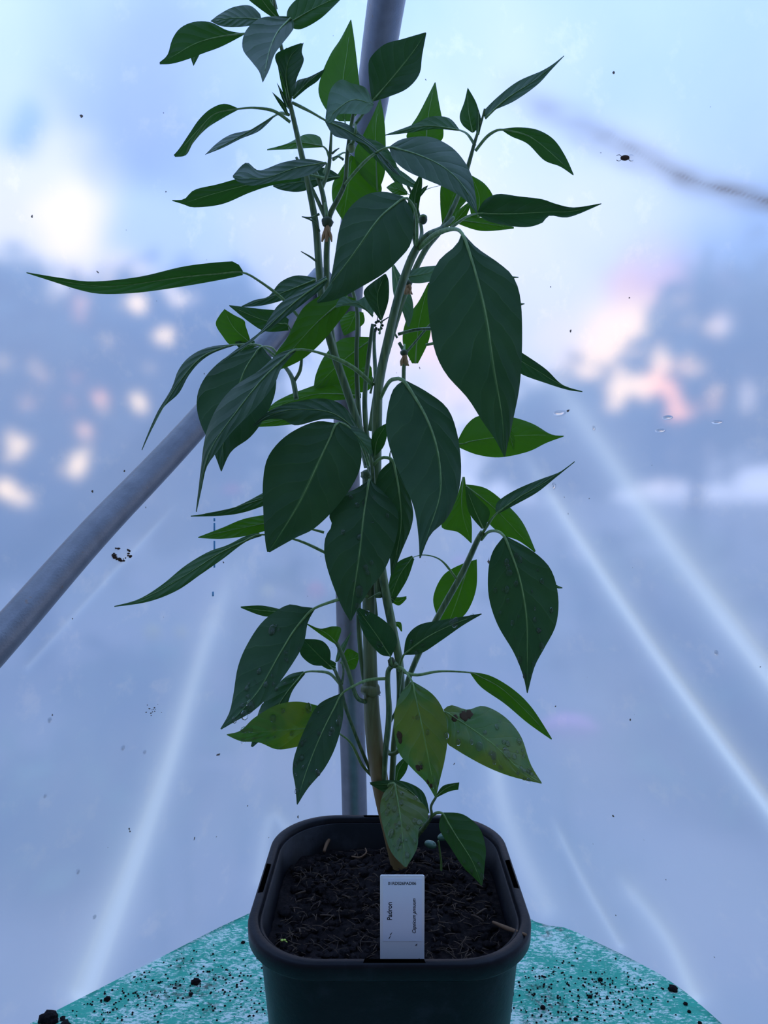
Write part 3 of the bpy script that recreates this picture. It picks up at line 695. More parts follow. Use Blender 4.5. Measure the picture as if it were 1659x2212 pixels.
L([(628,40),(600,68),(582,110),(567,178)], [(630,36),(600,35),(560,40),(530,68),(524,105),(545,135),(560,155),(567,178)], [(632,42),(634,62),(607,98),(592,120),(582,150),(568,178)], (.475,.44,.41), .2, .15, 'D', [(605,75,.48)], label='blue grey leaf bent towards the camera')
L([(626,215),(618,165),(626,125),(653,94)], [(622,215),(612,170),(594,122),(620,104),(650,93)], [(630,215),(641,170),(656,132),(652,112),(656,92)], (.49,.485,.48), .3, -.3, 'D')
L([(632,212),(665,178),(703,148)], [(631,198),(641,175),(668,166),(703,148)], [(635,215),(662,192),(688,173),(703,148)], (.50,.49,.48), .2, .3, 'D')
L([(625,235),(618,200),(600,143)], [(622,235),(610,195),(600,143)], [(630,235),(627,200),(600,143)], (.505,.50,.495), 0, .2, 'N')
L([(622,250),(608,222),(587,198)], [(620,250),(603,225),(587,198)], [(624,248),(613,222),(587,198)], (.505,.50,.495), 0, .2, 'D')
L([(621,232),(612,208),(598,178)], [(618,232),(608,210),(598,178)], [(624,230),(616,208),(598,178)], (.50,.50,.50), 0, .2, 'D')
L([(515,235),(465,245),(430,278),(400,312),(377,337)], [(515,234),(485,224),(455,235),(430,258),(408,290),(388,320),(375,335)], [(515,237),(482,255),(446,278),(418,308),(402,335),(378,339)], (.49,.475,.465), -.7, .3, 'N', [(627,264,.505),(592,240,.50),(550,233,.495)])
L([(592,251),(530,288),(442,335)], [(592,249),(550,277),(500,290),(470,308),(442,335)], [(592,253),(560,283),(520,300),(480,320),(442,335)], (.52,.53,.54), 1.5, .3, 'D', [(624,248,.505),(606,244,.51)])
L([(705,352),(640,362),(570,385),(503,381)], [(705,351),(660,343),(610,351),(560,368),(532,351),(503,379)], [(705,354),(680,373),(640,386),(600,391),(550,401),(520,396),(503,383)], (.475,.46,.445), 1.2, .25, 'D', [(700,372,.51)], label='blue grey leaf with an upcurled tip')
L([(650,375),(540,398),(450,422),(398,438),(372,433)], [(650,358),(530,382),(470,398),(420,410),(398,430),(372,432)], [(650,390),(590,400),(540,416),(480,441),(420,448),(395,441),(372,434)], (.52,.51,.50), -.4, .2, 'N', [(700,385,.53)])
L([(735,382),(670,390),(590,402)], [(735,380),(700,362),(640,370),(590,400)], [(735,384),(700,396),(650,414),(610,411),(590,403)], (.55,.55,.55), .5, .1, 'D')
L([(697,316),(640,308),(577,324)], [(697,314),(690,295),(660,290),(620,310),(577,322)], [(697,318),(650,321),(577,325)], (.54,.55,.56), .8, .1, 'G', [(712,345,.54),(706,325,.54)])
L([(745,262),(741,180),(750,110),(758,43)], [(733,262),(705,238),(688,200),(695,160),(715,115),(735,85),(757,43)], [(757,262),(779,230),(774,160),(766,90),(759,43)], (.54,.55,.56), .2, .2, 'G', [(757,310,.51)])
L([(806,226),(765,215),(730,235),(704,262)], [(806,222),(790,190),(760,180),(735,172),(712,198),(703,255)], [(806,230),(790,246),(755,246),(732,248),(718,265),(703,263)], (.46,.455,.45), .9, .25, 'W', [(766,245,.50)], label='pale grey folded leaf', wave=2)
L([(806,216),(850,165),(890,115),(920,70)], [(803,215),(799,190),(796,150),(800,125),(830,96),(870,84),(918,70)], [(807,219),(840,209),(880,191),(906,160),(912,120),(921,72)], (.48,.48,.48), -.2, -.3, 'D', [(766,270,.50),(785,245,.49)])
L([(815,412),(812,330),(812,270),(821,213)], [(812,412),(778,375),(766,330),(785,290),(805,250),(820,214)], [(818,412),(832,370),(833,300),(829,250),(822,214)], (.57,.57,.58), .3, .2, 'G')
L([(703,260),(755,285),(810,322),(862,378)], [(703,257),(750,268),(790,298),(830,338),(862,376)], [(702,263),(720,292),(745,300),(790,312),(830,356),(861,379)], (.50,.49,.48), 1.2, .2, 'D', [(632,222,.505),(668,240,.50)])
L([(765,300),(810,325),(850,372),(875,420)], [(765,297),(815,305),(850,340),(875,418)], [(765,303),(790,325),(830,365),(874,422)], (.53,.53,.54), .5, .2, 'N')
L([(760,336),(752,400),(741,476)], [(757,336),(735,368),(718,400),(720,440),(740,476)], [(765,338),(803,370),(825,410),(795,450),(742,477)], (.58,.58,.58), .2, .2, 'G', [(720,345,.54),(742,330,.56)])
L([(842,318),(900,333),(960,362),(1003,405),(1030,460)], [(842,316),(870,300),(925,295),(970,314),(1000,344),(1019,380),(1027,420),(1031,458)], [(841,320),(850,345),(880,370),(920,388),(960,405),(1000,428),(1029,461)], (.48,.455,.435), .9, .25, 'D', [(745,398,.515),(782,355,.50),(812,330,.485)], label='dark blue green leaf arching to the right')
L([(920,312),(925,250),(940,178)], [(912,312),(879,300),(886,275),(905,245),(939,178)], [(928,312),(955,302),(957,270),(948,220),(941,178)], (.57,.57,.58), .1, .2, 'G')
L([(992,281),(920,272),(832,292)], [(992,279),(970,255),(930,252),(890,270),(832,291)], [(992,283),(940,279),(890,286),(832,293)], (.54,.55,.56), .7, .2, 'N', [(1026,314,.525),(1010,290,.53)])
L([(1021,286),(1012,240),(1010,190)], [(1018,286),(999,270),(993,250),(1003,220),(1010,190)], [(1024,286),(1038,265),(1030,225),(1011,190)], (.52,.52,.52), .2, .3, 'N')
L([(1032,292),(1034,262),(1032,231)], [(1029,292),(1028,262),(1032,231)], [(1035,292),(1040,262),(1032,231)], (.515,.515,.515), .2, .3, 'N')
L([(1048,256),(1095,213),(1160,170),(1218,120)], [(1047,254),(1045,240),(1080,205),(1120,175),(1170,153),(1195,138),(1218,120)], [(1049,258),(1062,241),(1110,219),(1160,184),(1190,152),(1219,121)], (.51,.50,.49), 1.2, .2, 'D')
L([(1085,280),(1140,293),(1190,330),(1239,378)], [(1085,278),(1120,275),(1160,280),(1195,300),(1220,335),(1239,376)], [(1085,282),(1105,295),(1140,311),(1175,346),(1210,360),(1238,379)], (.51,.50,.49), -.5, .2, 'N', [(1027,326,.52),(1050,297,.515),(1070,283,.512)])
L([(1032,461),(1100,462),(1180,458),(1240,456),(1299,440)], [(1031,459),(1045,434),(1075,419),(1120,424),(1170,430),(1200,440),(1240,448),(1299,439)], [(1031,463),(1060,480),(1130,491),(1170,482),(1187,466),(1230,469),(1299,441)], (.45,.44,.43), -.6, .4, 'D', [(975,492,.51),(1005,470,.48)], label='very dark leaf pointing right', wave=2)
L([(985,475),(1040,482),(1110,492)], [(985,462),(1030,468),(1110,490)], [(985,482),(1040,499),(1110,494)], (.56,.56,.56), .2, .2, 'G')
L([(1032,470),(1035,425),(1018,378)], [(1018,468),(1012,425),(1016,378)], [(1050,465),(1066,430),(1048,398),(1019,379)], (.56,.56,.56), .2, .2, 'G')
L([(962,492),(972,445),(990,395)], [(956,492),(951,440),(955,395),(985,392)], [(968,492),(990,455),(1012,425),(1000,395)], (.54,.54,.54), .2, -.4, 'G')
L([(972,490),(995,465),(1022,430)], [(968,486),(985,458),(1022,430)], [(977,492),(1005,470),(1022,430)], (.52,.515,.51), .2, .3, 'G', label='bright young leaf')
L([(898,478),(896,430),(910,372)], [(895,478),(881,440),(892,405),(909,372)], [(901,478),(906,440),(912,400),(911,372)], (.49,.49,.49), .2, .3, 'N')
L([(880,418),(858,408),(835,405)], [(880,414),(857,393),(835,404)], [(880,421),(855,421),(835,406)], (.52,.52,.53), .2, .2, 'G', [(892,425,.51)])
L([(902,402),(865,380),(836,360)], [(902,396),(865,368),(836,359)], [(900,408),(860,392),(836,361)], (.51,.50,.49), .3, .2, 'W')
L([(955,400),(975,402),(990,412)], [(955,397),(978,396),(990,410)], [(955,403),(972,410),(990,414)], (.53,.53,.53), .2, .2, 'G', [(900,432,.50),(920,410,.51)])
L([(905,425),(915,410),(925,400)], [(903,422),(912,407),(925,400)], [(907,427),(919,412),(925,400)], (.5,.5,.5), .2, .2, 'N')
# --- the big dark leaf in the centre and the big leaf on the right
L([(873,428),(820,470),(762,550),(685,652)], [(871,424),(830,414),(790,421),(755,449),(734,490),(722,560),(710,615),(684,650)], [(875,430),(890,455),(894,490),(886,530),(862,560),(830,590),(780,620),(730,646),(686,655)], (.45,.435,.43), .25, .35, 'D', [(900,535,.50),(900,470,.47),(888,437,.455)], label='broad dark leaf in front of the stems', rib=1.2)
L([(998,504),(1022,570),(1050,680),(1068,800),(1085,900),(1090,987)], [(997,504),(985,530),(950,560),(930,600),(923,640),(929,700),(940,760),(965,810),(1010,860),(1042,910),(1070,950),(1089,987)], [(1000,503),(1030,535),(1080,570),(1110,600),(1125,650),(1128,740),(1123,830),(1110,900),(1091,987)], (.43,.41,.405), .15, .3, 'D', [(906,536,.50),(940,507,.475),(975,495,.45)], label='largest leaf, hanging on the right', rib=1.5, stalk_r=1.6)
# --- left middle
L([(522,588),(400,598),(250,618),(150,610),(57,589)], [(525,586),(512,568),(490,565),(400,575),(300,598),(200,608),(130,600),(57,588)], [(525,594),(490,602),(400,618),(300,632),(220,635),(170,626),(110,607),(57,590)], (.47,.45,.43), -.9, .3, 'N', [(650,690,.53),(610,645,.51),(560,607,.485)], label='long narrow leaf reaching far left')
L([(682,604),(600,636),(522,662)], [(682,600),(640,595),(605,610),(580,640),(550,648),(522,661)], [(682,610),(640,637),(600,652),(560,661),(522,663)], (.55,.55,.55), .6, .2, 'D')
L([(706,602),(640,650),(580,705),(520,758),(470,787)], [(704,596),(680,610),(630,638),(600,660),(580,690),(560,718),(510,755),(470,786)], [(708,608),(690,628),(640,668),(600,698),(560,724),(530,748),(471,788)], (.48,.465,.45), 1.0, .3, 'D')
L([(622,702),(565,690),(495,660)], [(624,690),(600,672),(560,667),(495,659)], [(624,714),(575,716),(540,697),(495,661)], (.52,.52,.52), .1, .2, 'N', [(640,740,.53)])
L([(538,738),(505,708),(484,668)], [(536,742),(500,746),(480,725),(466,700),(475,680),(484,669)], [(540,732),(531,705),(527,692),(505,680),(484,667)], (.54,.54,.54), .1, .2, 'G', [(552,748,.55)])
L([(550,742),(530,750),(508,740)], [(550,736),(530,735),(508,738)], [(550,750),(528,762),(508,742)], (.545,.54,.54), .1, .2, 'N')
L([(503,745),(440,768),(395,815),(350,885),(306,972)], [(505,743),(450,750),(410,770),(385,800),(370,840),(340,890),(318,940),(306,971)], [(505,747),(462,762),(432,782),(407,812),(386,850),(352,882),(326,932),(307,973)], (.50,.48,.46), 1.0, .3, 'D', [(598,772,.56),(560,746,.53)])
L([(563,750),(528,800),(503,880),(482,960),(478,1018)], [(560,749),(500,765),(455,800),(430,840),(425,880),(435,920),(450,950),(465,985),(477,1018)], [(566,749),(578,765),(595,790),(594,850),(570,905),(540,945),(500,975),(479,1018)], (.51,.485,.46), .2, .25, 'D', [(602,775,.56),(588,752,.54)], label='dark hanging leaf behind the pale narrow one')
L([(640,755),(575,810),(510,890),(455,970),(436,1040),(424,1106)], [(640,752),(600,765),(560,800),(510,832),(475,870),(450,920),(440,960),(434,1010),(423,1105)], [(640,758),(607,797),(592,832),(552,882),(502,932),(472,972),(447,1008),(437,1050),(425,1106)], (.47,.445,.43), 1.2, .2, 'D', [(806,832,.50),(760,792,.49),(700,765,.48)], label='pale grey narrow leaf curling down to a thin tip', stalk_r=1.4)
L([(752,640),(690,692),(640,745),(597,798)], [(748,632),(700,636),(660,660),(640,690),(620,730),(595,765),(594,795)], [(768,645),(742,682),(702,732),(662,770),(627,790),(599,800)], (.51,.51,.51), .1, .2, 'G', label='bright green leaf lit from behind')
L([(806,682),(770,655),(725,662)], [(806,678),(813,650),(800,633),(770,650),(740,640),(725,660)], [(805,686),(785,668),(750,660),(725,665)], (.48,.475,.47), .6, .2, 'W')
L([(824,692),(815,640),(832,592)], [(821,692),(793,650),(788,625),(830,592)], [(826,690),(839,650),(840,610),(834,592)], (.47,.465,.46), .2, .2, 'D', [(820,720,.50)])
L([(848,572),(865,635),(882,706)], [(846,572),(850,635),(868,670),(880,706)], [(852,572),(885,630),(893,670),(884,706)], (.56,.55,.54), .4, .2, 'W')
L([(862,600),(905,594),(965,580)], [(862,596),(905,578),(965,572)], [(863,604),(905,612),(965,600)], (.54,.53,.52), .5, .2, 'W')
L([(897,785),(905,700),(926,610)], [(890,785),(870,740),(878,690),(905,650),(925,611)], [(903,785),(928,730),(932,670),(928,612)], (.62,.62,.62), .1, .2, 'G')
L([(1100,765),(1160,800),(1210,830),(1258,846)], [(1100,745),(1140,770),(1180,798),(1215,831),(1258,845)], [(1100,790),(1130,810),(1180,828),(1225,842),(1258,847)], (.54,.53,.52), -.5, .2, 'D', [(920,745,.55),(1000,735,.55)])
# --- middle
L([(872,823),(915,890),(945,970),(952,1060),(932,1130),(907,1206)], [(870,823),(850,840),(838,880),(834,930),(849,990),(875,1050),(895,1100),(904,1160),(906,1205)], [(875,821),(920,845),(965,880),(986,930),(996,1000),(991,1060),(966,1120),(930,1155),(909,1205)], (.47,.435,.405), -.1, .2, 'D', [(818,868,.50),(838,828,.49),(856,818,.475)], label='grey green leaf with a pale midrib', rib=1.5, stalk_r=1.2)
L([(990,958),(1070,945),(1150,940),(1218,942)], [(989,950),(1010,915),(1040,897),(1100,900),(1150,915),(1190,938),(1218,941)], [(990,966),(1030,982),(1080,988),(1140,976),(1180,957),(1218,943)], (.60,.60,.60), .1, .2, 'G', [(880,880,.58),(940,930,.59)])
L([(1097,920),(1103,945),(1110,972)], [(1092,920),(1095,945),(1109,972)], [(1103,920),(1112,948),(1111,972)], (.56,.56,.56), .1, .2, 'G')
L([(728,914),(692,990),(650,1080),(603,1158),(580,1192)], [(725,914),(680,911),(620,940),(580,985),(568,1040),(569,1110),(573,1170),(577,1192)], [(733,912),(765,935),(781,980),(771,1030),(731,1090),(681,1140),(640,1161),(602,1182),(583,1193)], (.47,.455,.45), .05, .3, 'D', [(797,1010,.52),(782,965,.50),(755,925,.485)], label='broad dark leaf low on the left with a pale midrib', rib=1.3)
L([(778,938),(720,893),(640,884),(582,897),(547,920)], [(776,928),(750,885),(720,865),(680,861),(620,872),(580,889),(547,918)], [(779,942),(742,912),(700,905),(640,919),(610,906),(575,907),(548,922)], (.49,.475,.46), 1.0, .2, 'D', [(800,1000,.52)], wave=2)
L([(780,855),(680,852),(575,887)], [(780,850),(720,824),(650,843),(600,865),(575,886)], [(780,860),(700,868),(620,882),(575,890)], (.60,.60,.60), .4, .2, 'G')
L([(670,900),(600,908),(540,922)], [(670,890),(600,898),(540,921)], [(670,912),(600,920),(540,923)], (.58,.58,.58), .4, .2, 'G')
L([(800,735),(740,780),(680,838)], [(798,728),(760,728),(730,737),(700,770),(682,810),(678,836)], [(802,742),(795,780),(765,808),(720,832),(682,840)], (.60,.60,.60), .2, .2, 'G')
L([(800,790),(770,820),(745,850)], [(798,785),(760,795),(743,848)], [(803,795),(800,840),(748,852)], (.62,.62,.62), .2, .2, 'G')
L([(770,672),(758,700),(743,724)], [(755,672),(735,692),(742,723)], [(785,675),(785,700),(745,725)], (.60,.60,.60), .2, .2, 'G')
L([(735,914),(775,945),(808,988)], [(736,911),(775,925),(802,948),(813,965),(810,986)], [(735,917),(762,942),(785,968),(805,990)], (.485,.485,.49), .4, .2, 'W')
L([(809,986),(815,950),(838,913)], [(806,986),(802,950),(813,928),(837,913)], [(812,984),(828,966),(836,942),(840,914)], (.49,.485,.48), .2, .2, 'N')
L([(798,1036),(786,1110),(776,1200),(763,1290),(757,1340)], [(796,1036),(770,1055),(730,1075),(711,1110),(717,1135),(703,1160),(701,1200),(714,1250),(738,1310),(756,1341)], [(801,1036),(825,1060),(855,1095),(861,1130),(851,1180),(831,1230),(800,1272),(772,1316),(759,1341)], (.48,.455,.445), -.1, .25, 'D', [(803,1060,.50)], wet=14, label='heart shaped dark leaf hanging in the centre', rib=1.2)
L([(849,996),(862,1060),(866,1140),(846,1241)], [(846,995),(820,1020),(812,1060),(828,1120),(840,1180),(844,1240)], [(852,997),(875,1040),(892,1100),(888,1140),(868,1190),(848,1241)], (.49,.48,.475), .1, .3, 'D', [(806,1005,.49),(822,990,.49),(838,989,.49)])
L([(590,1070),(500,1098),(412,1115)], [(590,1052),(530,1085),(480,1105),(412,1114)], [(590,1085),(530,1106),(480,1114),(412,1116)], (.52,.51,.50), .8, .2, 'N', [(690,1120,.53)])
L([(600,1125),(510,1143),(428,1161)], [(600,1108),(530,1120),(480,1140),(428,1160)], [(600,1138),(540,1156),(480,1164),(428,1162)], (.53,.52,.51), .6, .2, 'G', [(700,1150,.53)])
L([(562,1155),(480,1192),(400,1243),(320,1288),(247,1310)], [(560,1151),(530,1158),(490,1178),(450,1192),(400,1222),(350,1263),(300,1294),(247,1309)], [(566,1158),(530,1171),(482,1207),(432,1242),(382,1276),(320,1300),(247,1311)], (.50,.48,.46), 1.0, .2, 'N', [(715,1200,.52),(640,1166,.51)], label='long narrow leaf hanging out to the left')
L([(1001,1030),(998,1100),(1018,1173)], [(999,1030),(984,1080),(953,1136),(990,1150),(1017,1173)], [(1004,1030),(1012,1090),(1019,1130),(1019,1173)], (.60,.60,.60), .1, .2, 'G')
L([(1006,1050),(1070,1100),(1156,1192)], [(1005,1046),(1050,1055),(1095,1090),(1130,1130),(1157,1190)], [(1007,1056),(1040,1112),(1080,1152),(1120,1168),(1155,1193)], (.60,.60,.60), .1, .2, 'G')
L([(1072,1110),(1120,1075),(1180,1040),(1241,997)], [(1071,1108),(1074,1085),(1110,1060),(1160,1038),(1210,1019),(1241,996)], [(1074,1111),(1110,1092),(1160,1064),(1200,1032),(1242,998)], (.53,.52,.51), 1.0, .2, 'D', [(1042,1152,.545),(1060,1124,.54)])
L([(1044,1142),(1025,1100),(1007,1052)], [(1040,1142),(1012,1105),(1005,1053)], [(1048,1140),(1058,1105),(1035,1078),(1009,1052)], (.54,.54,.54), .1, .3, 'N')
L([(1090,1160),(1120,1240),(1137,1330),(1139,1420),(1139,1497)], [(1087,1160),(1065,1190),(1055,1230),(1056,1290),(1075,1350),(1110,1410),(1130,1460),(1138,1497)], [(1093,1158),(1150,1190),(1190,1230),(1206,1290),(1201,1350),(1176,1400),(1155,1440),(1140,1497)], (.51,.49,.48), .1, .25, 'D', [(1040,1166,.55),(1055,1149,.54),(1075,1148,.52)], wet=30, label='dark wet leaf hanging on the right', rib=1.3)
L([(1195,1262),(1205,1268),(1215,1270)], [(1195,1259),(1205,1265),(1215,1269)], [(1195,1266),(1205,1271),(1215,1271)], (.53,.53,.53), .1, .2, 'N')
L([(1014,1213),(990,1290),(958,1376)], [(1010,1213),(960,1240),(936,1290),(945,1335),(956,1375)], [(1030,1208),(1029,1270),(1010,1320),(978,1352),(959,1377)], (.61,.61,.61), .1, .2, 'G')
L([(892,1204),(862,1245),(838,1310)], [(890,1200),(850,1225),(832,1310)], [(895,1208),(878,1255),(842,1312)], (.55,.55,.55), .3, .2, 'N', [(990,1256,.555),(955,1212,.555),(920,1199,.555)])
L([(873,1414),(920,1378),(980,1348),(1040,1326)], [(872,1413),(879,1375),(905,1350),(950,1340),(1000,1332),(1040,1325)], [(875,1415),(910,1411),(950,1386),(1000,1351),(1041,1327)], (.50,.49,.48), .4, .2, 'D', [(862,1450,.51),(866,1430,.505)], wet=6)
L([(843,1418),(812,1370),(770,1312)], [(841,1418),(820,1412),(790,1377),(775,1340),(770,1313)], [(845,1418),(858,1385),(845,1355),(815,1330),(772,1311)], (.49,.48,.47), .3, .3, 'D', [(846,1436,.50)], wet=4)
# --- lower left
L([(678,1315),(640,1355),(600,1420),(560,1490),(512,1545),(477,1575)], [(677,1313),(650,1310),(620,1307),(570,1340),(535,1390),(514,1440),(504,1500),(495,1540),(476,1574)], [(681,1315),(665,1345),(656,1390),(631,1435),(590,1492),(552,1532),(502,1562),(478,1576)], (.49,.465,.435), .5, .2, 'D', [(806,1290,.52),(770,1285,.51),(725,1297,.50)], wet=26, label='long wet blue green leaf hanging lower left', rib=1.3, stalk_r=1.3)
L([(606,1322),(560,1318),(520,1311)], [(606,1316),(565,1308),(520,1310)], [(606,1334),(565,1330),(520,1313)], (.53,.53,.53), .2, .2, 'N')
L([(727,1390),(705,1368),(664,1348)], [(729,1388),(737,1358),(718,1353),(692,1358),(664,1347)], [(725,1392),(700,1376),(664,1350)], (.495,.49,.49), .2, .2, 'G')
L([(711,1437),(685,1412),(656,1382)], [(708,1438),(675,1436),(650,1415),(649,1392),(656,1382)], [(713,1434),(713,1405),(695,1384),(660,1380)], (.52,.515,.51), .2, .2, 'D', [(722,1448,.515)])
L([(738,1436),(758,1425),(775,1420)], [(735,1432),(750,1402),(775,1412)], [(740,1442),(765,1446),(775,1424)], (.55,.55,.55), .2, .2, 'G')
L([(727,1430),(740,1400),(760,1363)], [(724,1430),(732,1402),(760,1363)], [(731,1428),(745,1403),(760,1363)], (.53,.53,.53), .5, .2, 'W')
L([(725,1440),(712,1436),(696,1437)], [(726,1432),(710,1425),(696,1435)], [(727,1446),(710,1446),(696,1439)], (.525,.525,.525), .2, .2, 'N')
L([(657,1453),(620,1495),(585,1550),(543,1613)], [(655,1450),(620,1460),(580,1500),(558,1540),(542,1612)], [(659,1456),(632,1492),(617,1532),(592,1572),(546,1614)], (.53,.51,.49), .5, .2, 'D', [(736,1480,.51),(712,1455,.52),(680,1450,.525)], wet=10)
L([(705,1570),(600,1578),(490,1587)], [(705,1530),(650,1516),(600,1522),(550,1550),(520,1578),(490,1586)], [(705,1605),(650,1612),(600,1619),(560,1604),(520,1601),(490,1588)], (.50,.49,.485), -.2, .2, 'Y', [(803,1676,.54),(782,1652,.53),(760,1608,.52),(735,1586,.505)], wet=16, label='yellow green wet leaf pointing left')
L([(737,1500),(692,1590),(657,1680),(642,1738)], [(735,1498),(690,1520),(665,1560),(640,1620),(632,1660),(638,1700),(641,1737)], [(740,1500),(741,1550),(726,1610),(701,1660),(666,1702),(643,1738)], (.49,.465,.44), .2, .25, 'D', [(836,1466,.51),(795,1469,.50),(760,1484,.49)], wet=20, label='wet blue grey leaf hanging left of the stem')
# --- lower right
LF87 = L([(890,1472),(910,1560),(926,1640),(941,1723)], [(888,1472),(865,1500),(851,1550),(859,1620),(890,1660),(920,1690),(940,1723)], [(892,1472),(935,1500),(960,1540),(967,1590),(961,1640),(949,1690),(942,1723)], (.48,.465,.46), .1, .25, 'Y', [(850,1440,.505),(870,1445,.495)], wet=8, label='yellowing dark leaf with brown blotches')
LF88 = L([(960,1538),(1010,1568),(1070,1612),(1120,1660),(1170,1692)], [(958,1533),(975,1523),(1010,1533),(1045,1525),(1090,1548),(1125,1590),(1146,1650),(1170,1690)], [(960,1543),(964,1600),(975,1613),(1040,1651),(1100,1676),(1170,1693)], (.49,.47,.455), .5, .2, 'Y', [(868,1600,.53),(920,1550,.51)], wet=34, label='shiny wet yellow green leaf at lower right')
L([(1016,1453),(1080,1485),(1140,1540),(1192,1597)], [(1015,1451),(1060,1460),(1110,1490),(1150,1530),(1192,1595)], [(1016,1455),(1040,1485),(1090,1520),(1140,1562),(1191,1598)], (.53,.52,.51), .2, .2, 'G', [(868,1450,.52),(900,1458,.525),(950,1450,.53)])
L([(852,1693),(862,1745),(870,1810),(876,1873)], [(849,1692),(828,1715),(821,1750),(831,1800),(846,1842),(874,1873)], [(855,1692),(890,1715),(921,1745),(923,1772),(905,1790),(901,1832),(878,1873)], (.50,.475,.455), .1, .25, 'Y', [(835,1705,.53),(842,1694,.515)], wet=26, label='wet yellow tinged leaf hanging over the foot of the stem', rib=1.4)
L([(925,1757),(880,1705),(800,1692)], [(928,1756),(915,1712),(880,1690),(840,1685),(798,1690)], [(920,1760),(870,1730),(830,1712),(799,1694)], (.51,.52,.52), .4, .2, 'N')
L([(956,1757),(985,1805),(1020,1860),(1041,1913)], [(954,1757),(949,1790),(974,1832),(1000,1872),(1025,1897),(1040,1913)], [(958,1755),(1000,1759),(1035,1788),(1049,1830),(1047,1870),(1042,1913)], (.495,.48,.47), .0, .25, 'N', [(932,1764,.50),(943,1756,.498)], wet=5, label='dark leaf hanging over the right side of the pot')
L([(942,1721),(965,1702),(992,1692)], [(941,1719),(958,1697),(992,1690)], [(943,1723),(970,1710),(990,1706)], (.50,.50,.50), .2, .2, 'N')
L([(856,1690),(862,1662),(884,1628)], [(852,1690),(855,1655),(884,1628)], [(860,1690),(878,1665),(886,1628)], (.56,.56,.56), .2, .2, 'N')
L([(845,1292),(858,1300),(878,1290)], [(845,1288),(860,1290),(878,1288)], [(845,1300),(862,1308),(878,1294)], (.55,.55,.55), .2, .2, 'G')
L([(853,1345),(862,1350),(868,1364)], [(853,1343),(866,1345),(869,1364)], [(853,1352),(860,1355),(866,1364)], (.54,.54,.54), .2, .2, 'G')

M['blotch'] = simple('brown_blotch', (.055, .035, .018), .8, .2)
def blotch(lf, pts):
    mb = MB(); dg = bpy.data.objects[lf.name].data
    for x, y, r in pts:
        best = min(dg.vertices, key=lambda v: (lambda q: math.hypot(q[0] - x, q[1] - y))(topx(v.co + BASE)))
        nrm = best.normal.copy()
        if nrm.dot(CAM - BASE - best.co) < 0: nrm = -nrm
        add_ball(mb, best.co + nrm * .0002, r / F * .47, (1, 1.3, .12), 9, 5, jit=.5, rot=nrm.to_track_quat('Z', 'Y').to_matrix())
    o = link('brown_blotch', mb.mesh('brown_blotch'), lf, M['blotch']); o['label'] = 'dry brown blotches'
blotch(LF87, [(866, 1592, 9), (870, 1600, 6), (905, 1662, 6), (912, 1655, 4), (925, 1690, 4), (930, 1700, 4)])
blotch(LF88, [(1000, 1548, 11), (1015, 1546, 10), (985, 1550, 7)])
mb = MB(); add_ball(mb, PB(846, 1430, .502), .0026, (1, 1, 1.3), 9, 7, jit=.4); link('stem_knot', mb.mesh('stem_knot'), PL, M['calyx'])
# buds and withered flowers
def ball_part(name, q, r, sc, mt, parent, jit=0):
    mb = MB(); add_ball(mb, PB(*q), r / F * q[2], sc, 12, 8, jit=jit); return link(name, mb.mesh(name), parent, M[mt])
def bud(x, y, Y, r, ped, mt='bud'):
    mb = MB(); add_tube(mb, [PB(*p) for p in ped], [.0009, .0011, .0012], seg=7); b_ = link('flower_bud', mb.mesh('flower_bud'), PL, M['stalk'])
    ball_part('petals', (x, y, Y), r, (1, 1, 1.15), mt, b_); ball_part('calyx', (x, y - r * .5, Y), r * .95, (1.03, 1.03, .7), 'stalk', b_); return b_
bud(759, 320, .50, 8.5, [(768, 268, .497), (768, 285, .494), (762, 310, .50)])
bud(914, 474, .485, 9, [(897, 472, .49), (905, 478, .487), (911, 480, .485)], 'calyx')
bud(915, 523, .505, 7, [(905, 530, .50), (910, 528, .503), (913, 526, .505)])
def withered(x, y, Y, L_, ped, sd, lab):
    mb = MB(); add_tube(mb, [PB(*p) for p in ped], [.0010, .0012], seg=7, n=6); w = link('withered_flower', mb.mesh('withered_flower'), PL, M['stalk']); w['label'] = lab
    ball_part('calyx', (x, y, Y), L_ * .30, (1, 1, .9), 'calyx', w, .2)
    rnd = random.Random(sd); mb = MB()
    for k in range(7):
        a = rnd.uniform(-.35, .35); pts = [PB(x, y, Y)]
        for j in range(1, 4): pts.append(PB(x + math.sin(a) * L_ * j / 3 + rnd.uniform(-2, 2), y + L_ * j / 3, Y + rnd.uniform(-.002, .002)))
        add_tube(mb, pts, [.0013, .0011, .0013, .0005], seg=5, n=8)
    link('dried_petals', mb.mesh('dried_petals'), w, M['dry']); 
withered(707, 480, .515, 42, [(703, 438, .52), (706, 470, .516)], 1, 'withered brown flower hanging near the left stem')
withered(882, 612, .52, 24, [(878, 596, .53), (882, 608, .522)], 2, 'small dried flower beside the right stem')
withered(873, 762, .59, 28, [(874, 745, .60), (873, 758, .592)], 3, 'dried flower clinging behind the stems')
mb = MB()
for k in range(9):
    a = 2 * math.pi * k / 8; add_ball(mb, PB(818 + 8 * math.cos(a), 703 + 9 * math.sin(a), .505), 3.2 / F * .505, (1, 1, 1), 6, 5)
add_tube(mb, [PB(824, 695, .505), PB(848, 680, .50)], [.0006, .0002], n=4, seg=5); add_tube(mb, [PB(814, 698, .505), PB(816, 684, .50)], [.0006, .0002], n=4, seg=5)
add_tube(mb, [PB(812, 710, .505), PB(810, 716, .51)], [.001, .001], n=4, seg=5)
o = link('calyx_ring', mb.mesh('calyx_ring'), PL, M['calyx'])
